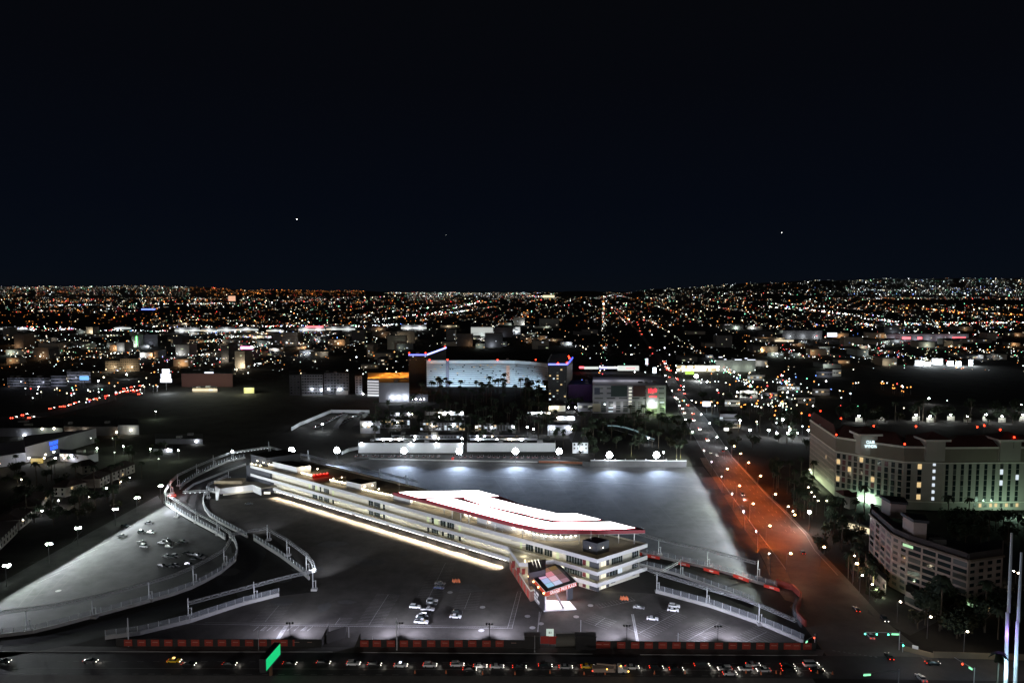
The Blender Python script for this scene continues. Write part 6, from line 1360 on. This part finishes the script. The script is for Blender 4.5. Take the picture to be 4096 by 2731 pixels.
# hills
g = MB()
for p0_ in list(range(-600, 1560, 60))+list(range(2200, 4760, 60)):
    for Da, Db in ((13000,17000),(17000,20500),(20500,26000)):
        c_ = [((p_-CX)/F*D_, D_, terrain(p_, D_)-1) for p_, D_ in ((p0_,Da),(p0_+60,Da),(p0_+60,Db),(p0_,Db))]; g.poly(c_)
struct('hills', g, mat('hill_ground', (.006,.006,.006), 1))
# landmarks in the distance
def glow(label, px0, px1, yt, yb, base, m, name='sign', cat='sign', th=1.5, frame=True):
    b = P((px0+px1)/2, base); y = b[1]-3; k = 1/F
    z1 = ZH((0,y), yt); z0 = ZH((0,y), yb); dep = y*cp-((z0+z1)/2-HC)*sp; xa = (px0-CX)/F*dep; xb = (px1-CX)/F*dep
    t = thing(name, label, cat, (b[0], y, 0)); q = MB(); q.box(xa, xb, y, y+th, z0, z1); q.build('panel', m, t); q = MB(); c = (xa+xb)/2
    if z0 > 2: q.tube((c,y+th/2,0),(c,y+th/2,z0+.1),.4,6); q.build('post', M_dark, t)
    else: q.box(xa-.2, xb+.2, y-.1, y+th+.1, z1, z1+.4); q.build('cap', M_dkroof, t)
    return t
E1 = emat('sign_white', (.95,.97,1), 7); E2 = emat('store_white', (.9,.95,.9), .9); E3 = emat('store_cream', (1,.85,.6), 1.0); E4 = emat('store_red', (1,.1,.12), 4); E5 = emat('neon_orange', (1,.25,.08), 5); E6 = emat('blue_billboard', (.2,.5,1), 1.3); E7 = emat('lime_board', (.55,.9,.1), 1.1)
for i, (a, b, c, d) in enumerate([(648,676,1476,1492),(643,681,1495,1513),(641,685,1515,1529)]): glow(('top','middle','bottom')[i]+' panel of the three-part dazzling white pylon sign left', a, b, c, d, 1562, E1)
glow('blue-white billboard on a pole left of the pylon sign', 318, 353, 1504, 1520, 1552, E6, 'billboard', 'billboard')
glow('lime green billboard beside the far junction', 2742, 2776, 1484, 1497, 1512, E7, 'billboard', 'billboard')
glow('blazing white sign right of the boulevard below the lit junction', 2812, 2843, 1606, 1625, 1650, E1); glow('small white sign board right of the boulevard', 2898, 2915, 1712, 1722, 1730, emat('sign_soft',(1,.97,.9),2.5))
glow('tall white upright sign at the far end of the boulevard', 2583, 2592, 1434, 1458, 1490, E1); glow('white and blue store sign stack near the far junction', 2612, 2625, 1470, 1492, 1500, emat('sign_white_soft', (.8,.9,1), 4))
light('POINT', None, (*P(2828,1655),8), 9000, (.7,.9,1), .6); light('POINT', None, (*P(665,1575),10), 22000, (.85,.95,1), .6)
for lb, a, b, c, d, m in [('neon orange strip, left, on the dark red casino',783,815,1497,1503,E5),('neon orange strip, right, on the dark red casino',857,880,1496,1502,E5),('red neon strip low on the dark red casino',817,844,1511,1518,E4),('white name strip above the casino neon',818,852,1488,1494,E1)]: glow(lb, a, b, c, d, 1545, m)
def lit(label, a, b, yt, yb, m, lampc=WW, pw=0, dep=30, rows=None, cat='building', name='building'):
    ret = block(label, a, b, yt, yb, dep, m, rows, name=name, cat=cat)
    if pw: 
        n = max(1, int((b-a)/45))
        for i in range(n): x, y = P(a+(b-a)*(i+.5)/n, yb); light('POINT', None, (x, y-8, 6), pw, lampc, 1)
    return ret
M_dr = mat('casino_dark_red', (.1,.04,.035), .8); M_pr = mat('pale_roof', (.4,.42,.38), .9)
r = lit('dark red casino building with pale roof behind the neon strips', 725, 930, 1494, 1547, M_dr, WW, 350, 60); light('POINT', None, (*P(800,1480,30),30), 30000, (.9,1,.8), 2); light('POINT', None, (*P(880,1480,30),30), 20000, (.9,1,.8), 2)
lit('warm lit low store front under the casino', 770, 868, 1552, 1568, mat('store_wall', (.4,.33,.22), .8), WW, 2500, 16, lambda h:[(6,1,.5,h,6,2.5,(E3,[E2],.3))], 'shop','shop')
lit('glowing pale yellow box building at the field edge', 975, 1016, 1550, 1573, mat('yellow_wall', (.6,.6,.35), .8), (1,1,.6), 6500, 16)
lit('dark green-lit tower block left', 527, 572, 1338, 1387, mat('greenish_wall', (.3,.34,.3), .8), (.8,1,.8), 9000, 30); glow('thin vertical green light on the left tower block', 544, 548, 1345, 1382, 1388, emat('green_line', (.2,1,.3), 4), 'light_strip', 'light')
lit('dark tower block right of the green-lit one', 574, 630, 1338, 1386, M_dw, CW, 2500, 30)
lit('brown pilastered hotel with lamps at its foot', 420, 480, 1444, 1484, mat('brown_wall', (.25,.19,.13), .8), WW, 6500, 30, lambda h:[(9,4,1,h,2,1.6,(W_dim,[DG],.4))], 'hotel','hotel'); lit('taller brown wing of the pilastered hotel', 481, 556, 1434, 1484, mat('brown_wall', (.25,.19,.13), .8), WW, 6500, 30, lambda h:[(9,5,1,h,2,1.6,(W_dim,[DG],.4))], 'hotel','hotel')
for i, (a, b, c, d) in enumerate([(28,112,1512,1545),(114,200,1512,1548),(202,265,1503,1545),(267,362,1487,1530)]): lit('%s section of the long grey motel row at far left' % ORD[i], a, b, c, d, M_gw, (.75,.8,1), 1500, 20, lambda h:[(12,3,1,h,2.6,2,(DG,[W_dim],.4))], 'hotel','hotel')
for i, (a, b, c, d, p_) in enumerate([(0,110,1308,1320,3),(700,800,1310,1330,9),(805,868,1313,1330,8),(870,940,1308,1328,9),(945,1030,1309,1326,8),(1070,1130,1316,1328,6),(1195,1300,1308,1326,10),(1305,1420,1306,1324,7),(1605,1705,1300,1320,10),(460,520,1306,1318,4)]): lit('%s white-lit store block from the left of the distant shopping mile' % ORD[i], a, b, c, d, M_gw, (.95,1,.92), p_*1100, 40, lambda h:[(6,1,.5,h*.8,16,4,(E2,[E3,E1],.25))], 'shop','shop')
glow('red neon fascia on the distant shopping mile', 1222, 1292, 1304, 1309, 1326, E4); glow('pink neon front in the left middle distance', 962, 1010, 1386, 1396, 1412, emat('pink_neon', (1,.2,.6), 6)); glow('thin blue light bar on the left horizon', 565, 620, 1235, 1239, 1244, emat('blue_bar', (.1,.15,1), 5), 'light_strip','light')
glow('orange-lit tower on the left horizon', 913, 934, 1184, 1204, 1206, emat('orange_tower', (1,.55,.35), .9), 'tower', 'tower', 60); glow('cream-lit low arena on the centre horizon', 2172, 2218, 1181, 1190, 1192, emat('cream_arena', (1,.85,.55), 1.2), 'arena', 'arena', 90)
lit('parking garage with horizontal lit green-white decks in the middle distance', 1884, 1972, 1308, 1346, M_gw, (.8,1,.9), 4000, 40, lambda h:[(1,8,1,h,42*1.5,1.8,(E2,[E2],.1))], 'parking garage','parking_garage'); lit('dim office right of the lit parking garage', 1975, 2050, 1310, 1348, M_dw, CW, 800, 30); lit('bright corner block right of the dim office', 2052, 2080, 1308, 1335, M_gw, CW, 9000, 30, lambda h:[(3,6,1,h,8,2,(E2,[W_dim],.3))])
lit('two-row brightly windowed cream hotel beside the far junction', 2708, 2876, 1461, 1487, M_cream, (1,1,.8), 3500, 24, lambda h:[(16,2,1,h,5,3,(emat('bright_window',(1,.97,.8),4),[M_warmwin],.25))], 'hotel','hotel')
r = lit('pale pilastered hall with white outlined gables beside the far junction', 2863, 3022, 1440, 1487, M_gw, (.85,1,.7), 3200, 30)
for i, (a, b, c) in enumerate([(2876,2890,1428),(2897,2906,1437),(2940,2967,1438),(2980,2990,1433),(2990,3022,1439)]): glow('%s white outline bar on the pilastered hall gables' % ORD[i], a, b, c-1, c+1.5, 1486, E1, 'light_strip', 'light')
for i, (a, b, c, d, m) in enumerate([(2318,2336,1467,1473,E4),(2338,2395,1468,1476,E2),(2430,2470,1468,1474,E1),(2472,2556,1464,1482,E2),(2505,2540,1471,1474,E4),(2400,2428,1468,1474,emat('blue_front',(.4,.4,1),3))]): glow('%s lit shop front of the strip behind the parking garage' % ORD[i], a, b, c, d, 1490, m, 'store', 'shop', 6)
r = lit('round dark arena with pale columns in the right distance', 3130, 3290, 1322, 1356, M_dw, (.85,.9,.85), 9000, 90); glow('stacked white sign beside the round arena', 3310, 3348, 1331, 1347, 1362, E1); glow('yellow-white lit low front before the round arena', 3100, 3175, 1360, 1366, 1372, E3, 'store','shop')
for i, (a, b, c, d) in enumerate([(3660,3700,1442,1462),(3702,3724,1448,1464),(3728,3772,1434,1458),(3788,3815,1444,1462),(3824,3846,1445,1464),(3874,3892,1438,1462)]): lit('%s block of the glaring white industrial yard at right' % ORD[i], a, b, c, d, M_white, (.85,.95,1), 26000, 20)
for i, (a, b) in enumerate([(3610,3642),(3672,3688),(3812,3835),(3838,3862)]): glow('%s glowing red strip of the long building in the right distance' % ORD[i], a, b, 1348, 1356, 1368, E4, 'light_strip', 'light')
lit('long pale building behind the red strips in the right distance', 3545, 3875, 1336, 1364, M_gw, CW, 2200, 40)
for i, (a, b, c, d) in enumerate([(2960,3030,1562,1590),(3040,3110,1570,1592),(3110,3200,1545,1562),(3180,3260,1590,1612),(2900,2960,1600,1625),(2880,2950,1655,1690),(2900,2960,1695,1712),(3265,3330,1485,1510),(3300,3365,1478,1505),(3250,3320,1555,1580),(2990,3060,1500,1520)]): lit('%s low building of the dim quarter right of the boulevard' % ORD[i], a, b, c, d, M_gw if i % 2 else M_cream, CW if i % 3 else WW, 800, 16, lambda h:[(6,1,.5,h,3,2,(W_dim,[M_warmwin,M_coolwin],.3))], 'house' if i % 2 else 'building')
hb = [(3436,1661),(3522,1656),(3664,1657),(3720,1663),(3803,1657),(3869,1663),(3945,1657),(4008,1663),(4092,1658),(3970,1618),(4085,1617),(3716,1592)]
for i, (px, py) in enumerate(hb):
    x, y = P(px, py, 7); t = mast_proto('street_lamp', 6.6, [(0,0)], M_lampw, .12, .85); t.location = (x, y, 0); tag(t, '%s white lamp of the row beyond the tall hotel roof' % ORD[i], 'street lamp', 'white lamps beyond the tall hotel'); light('POINT', None, (x, y-1.8, 6), 2200, (.95,1,.95), .4)
    if i < 9: block('%s small house front under the lamp row beyond the tall hotel' % ORD[i], px-14, px+16, py+8, py+26, 8, M_hotel, name='house', cat='house')
for i, (px, py) in enumerate([(3000,1718),(3075,1718),(3107,1730),(3150,1730),(3160,1718),(3188,1731),(3233,1719),(3131,1676),(2961,1680),(3128,1500),(3150,1568),(2785,1503),(2950,1568),(2996,1568),(1248,1492),(2828,1525),(393,1522),(507,1496)]):
    x, y = P(px, py, 7); t = mast_proto('street_lamp', 6.6, [(0,0)], M_lampw, .14, 1.0 if i != 11 else 3.0); t.location = (x, y, 0); tag(t, '%s strong white lamp scattered among the middle-distance blocks' % ORD[i], 'street lamp', 'strong lamps of the middle distance'); light('POINT', None, (x, y-2.2 if i != 11 else y-6, 6), 3500 if i != 11 else 30000, (.9,.98,1), .4)
ub = []
for i, (px, py) in enumerate([(2905,1790),(2868,1745),(2770,1725),(2838,1690),(2742,1675),(2805,1655),(2718,1620),(2768,1600),(2688,1560),(2735,1545),(2662,1500),(2704,1490)]):
    x, y = P(px, py, 9); t = mast_proto('street_lamp', 8.6, [(0,0)], M_lampw, .12, .5, arm=1.2); t.location = (x-1.2, y, 0); tag(t, '%s pole lamp from the near end of the white-lit boulevard stretch' % ORD[i], 'street lamp', 'white lamps of the far boulevard'); light('POINT', None, (x, y, 7.8), 2600, (.85,.93,1), .4)
# spread of dark low buildings so the lights sit on a city
i = 0
dk = [mat('dark_block_a', (.2,.2,.2), .9), mat('dark_block_b', (.34,.31,.27), .9), mat('dark_block_c', (.1,.1,.11), .9)]
for _ in range(230):
    px = random.uniform(0, 4096); py = random.choice([random.uniform(1330,1430), random.uniform(1300,1480)])
    if 1600 < px < 2700 and py > 1400 or px > 3560 and py > 1440 or 2380 < px < 2720: continue
    w_ = random.uniform(25, 80); hh = random.uniform(4, 14) if random.random() < .85 else random.uniform(18, 32)
    q_ = P(px, py); z_ = hh; x0, y0 = q_; ww = w_/F*y0
    t = thing('building', 'dark low city block in the %s middle distance' % zone(px), 'building', (x0, y0, 0), 'dark city blocks in the %s middle distance' % zone(px))
    m = MB(); dp = random.uniform(15, 45); m.box(x0-ww/2, x0+ww/2, y0, y0+dp, 0, hh); m.build('wall', random.choice(dk), t); m = MB(); m.box(x0-ww/2-.4, x0+ww/2+.4, y0-.4, y0+dp+.4, hh, hh+.6); m.build('roof', random.choice(dk), t)
    if random.random() < .6: light('POINT', None, (x0+random.uniform(-.4,.4)*ww, y0-7, 5), random.choice([2500,5000,11000]), random.choice([CW,WW,(.85,1,.85),(1,.55,.25)]), .6)  # bare point light added to brighten the block's front
    for j in range(random.choice([0,1,2,3])): xx = x0+random.uniform(-.45,.4)*ww; zz = random.uniform(1, max(1.5, hh-3)); m = MB(); m.box(xx, xx+random.uniform(1.5,5), y0-.15, y0-.02, zz, zz+1.6); m.build('window', random.choice([M_warmwin, M_coolwin, M_litwin, E3]), t)
# aircraft in the sky
for i, (px, py, D, s_) in enumerate([(1187,876,6000,1.0),(3127,930,6500,.85),(1784,939,7000,.5)]):
    a = (px-CX)/F; b = -(py-CY)/F; dv = Vector((a, cp+b*sp, -sp+b*cp))*D; x, y, z = dv.x, dv.y, HC+dv.z
    t = thing('aircraft', ('brightest aircraft light, upper left of centre in the night sky','aircraft light low in the sky at the right','faintest aircraft light near the sky centre')[i], 'aircraft', (x, y, z))
    m = MB(); m.tube((x-14*s_,y+20,z),(x+14*s_,y+20,z),1.8*s_,8,1.2*s_); m.build('fuselage', mat('aircraft_grey', (.3,.3,.32), .4), t); m = MB(); m.box(x-3,x+3,y+2,y+38,z-.4,z+.2); m.build('wings', mat('aircraft_grey', (.3,.3,.32)), t)
    m = MB(); m.ball((x,y,z-2), 3.6*s_, n=8, k=5); m.build('landing_light', emat('landing_light_%d'%i, (1,1,.95), (10,8,2)[i]), t)
# things that look alike: tell each by its place in its row
def nth(i):
    if i < len(ORD): return ORD[i]
    k = i+1; return '%d%s' % (k, 'th' if 10 < k % 100 < 14 else {1:'st',2:'nd',3:'rd'}.get(k % 10, 'th'))
byl = {}
for o in S.objects:
    if o.parent is None and 'label' in o.keys(): byl.setdefault(o['label'], []).append(o)
for lb, os_ in byl.items():
    if len(os_) > 1 and len(lb.split()) <= 12:
        os_.sort(key=lambda o: o.location.x/max(1, o.location.y))
        for i, o in enumerate(os_): o['label'] = '%s, %s from the left' % (lb, nth(i))
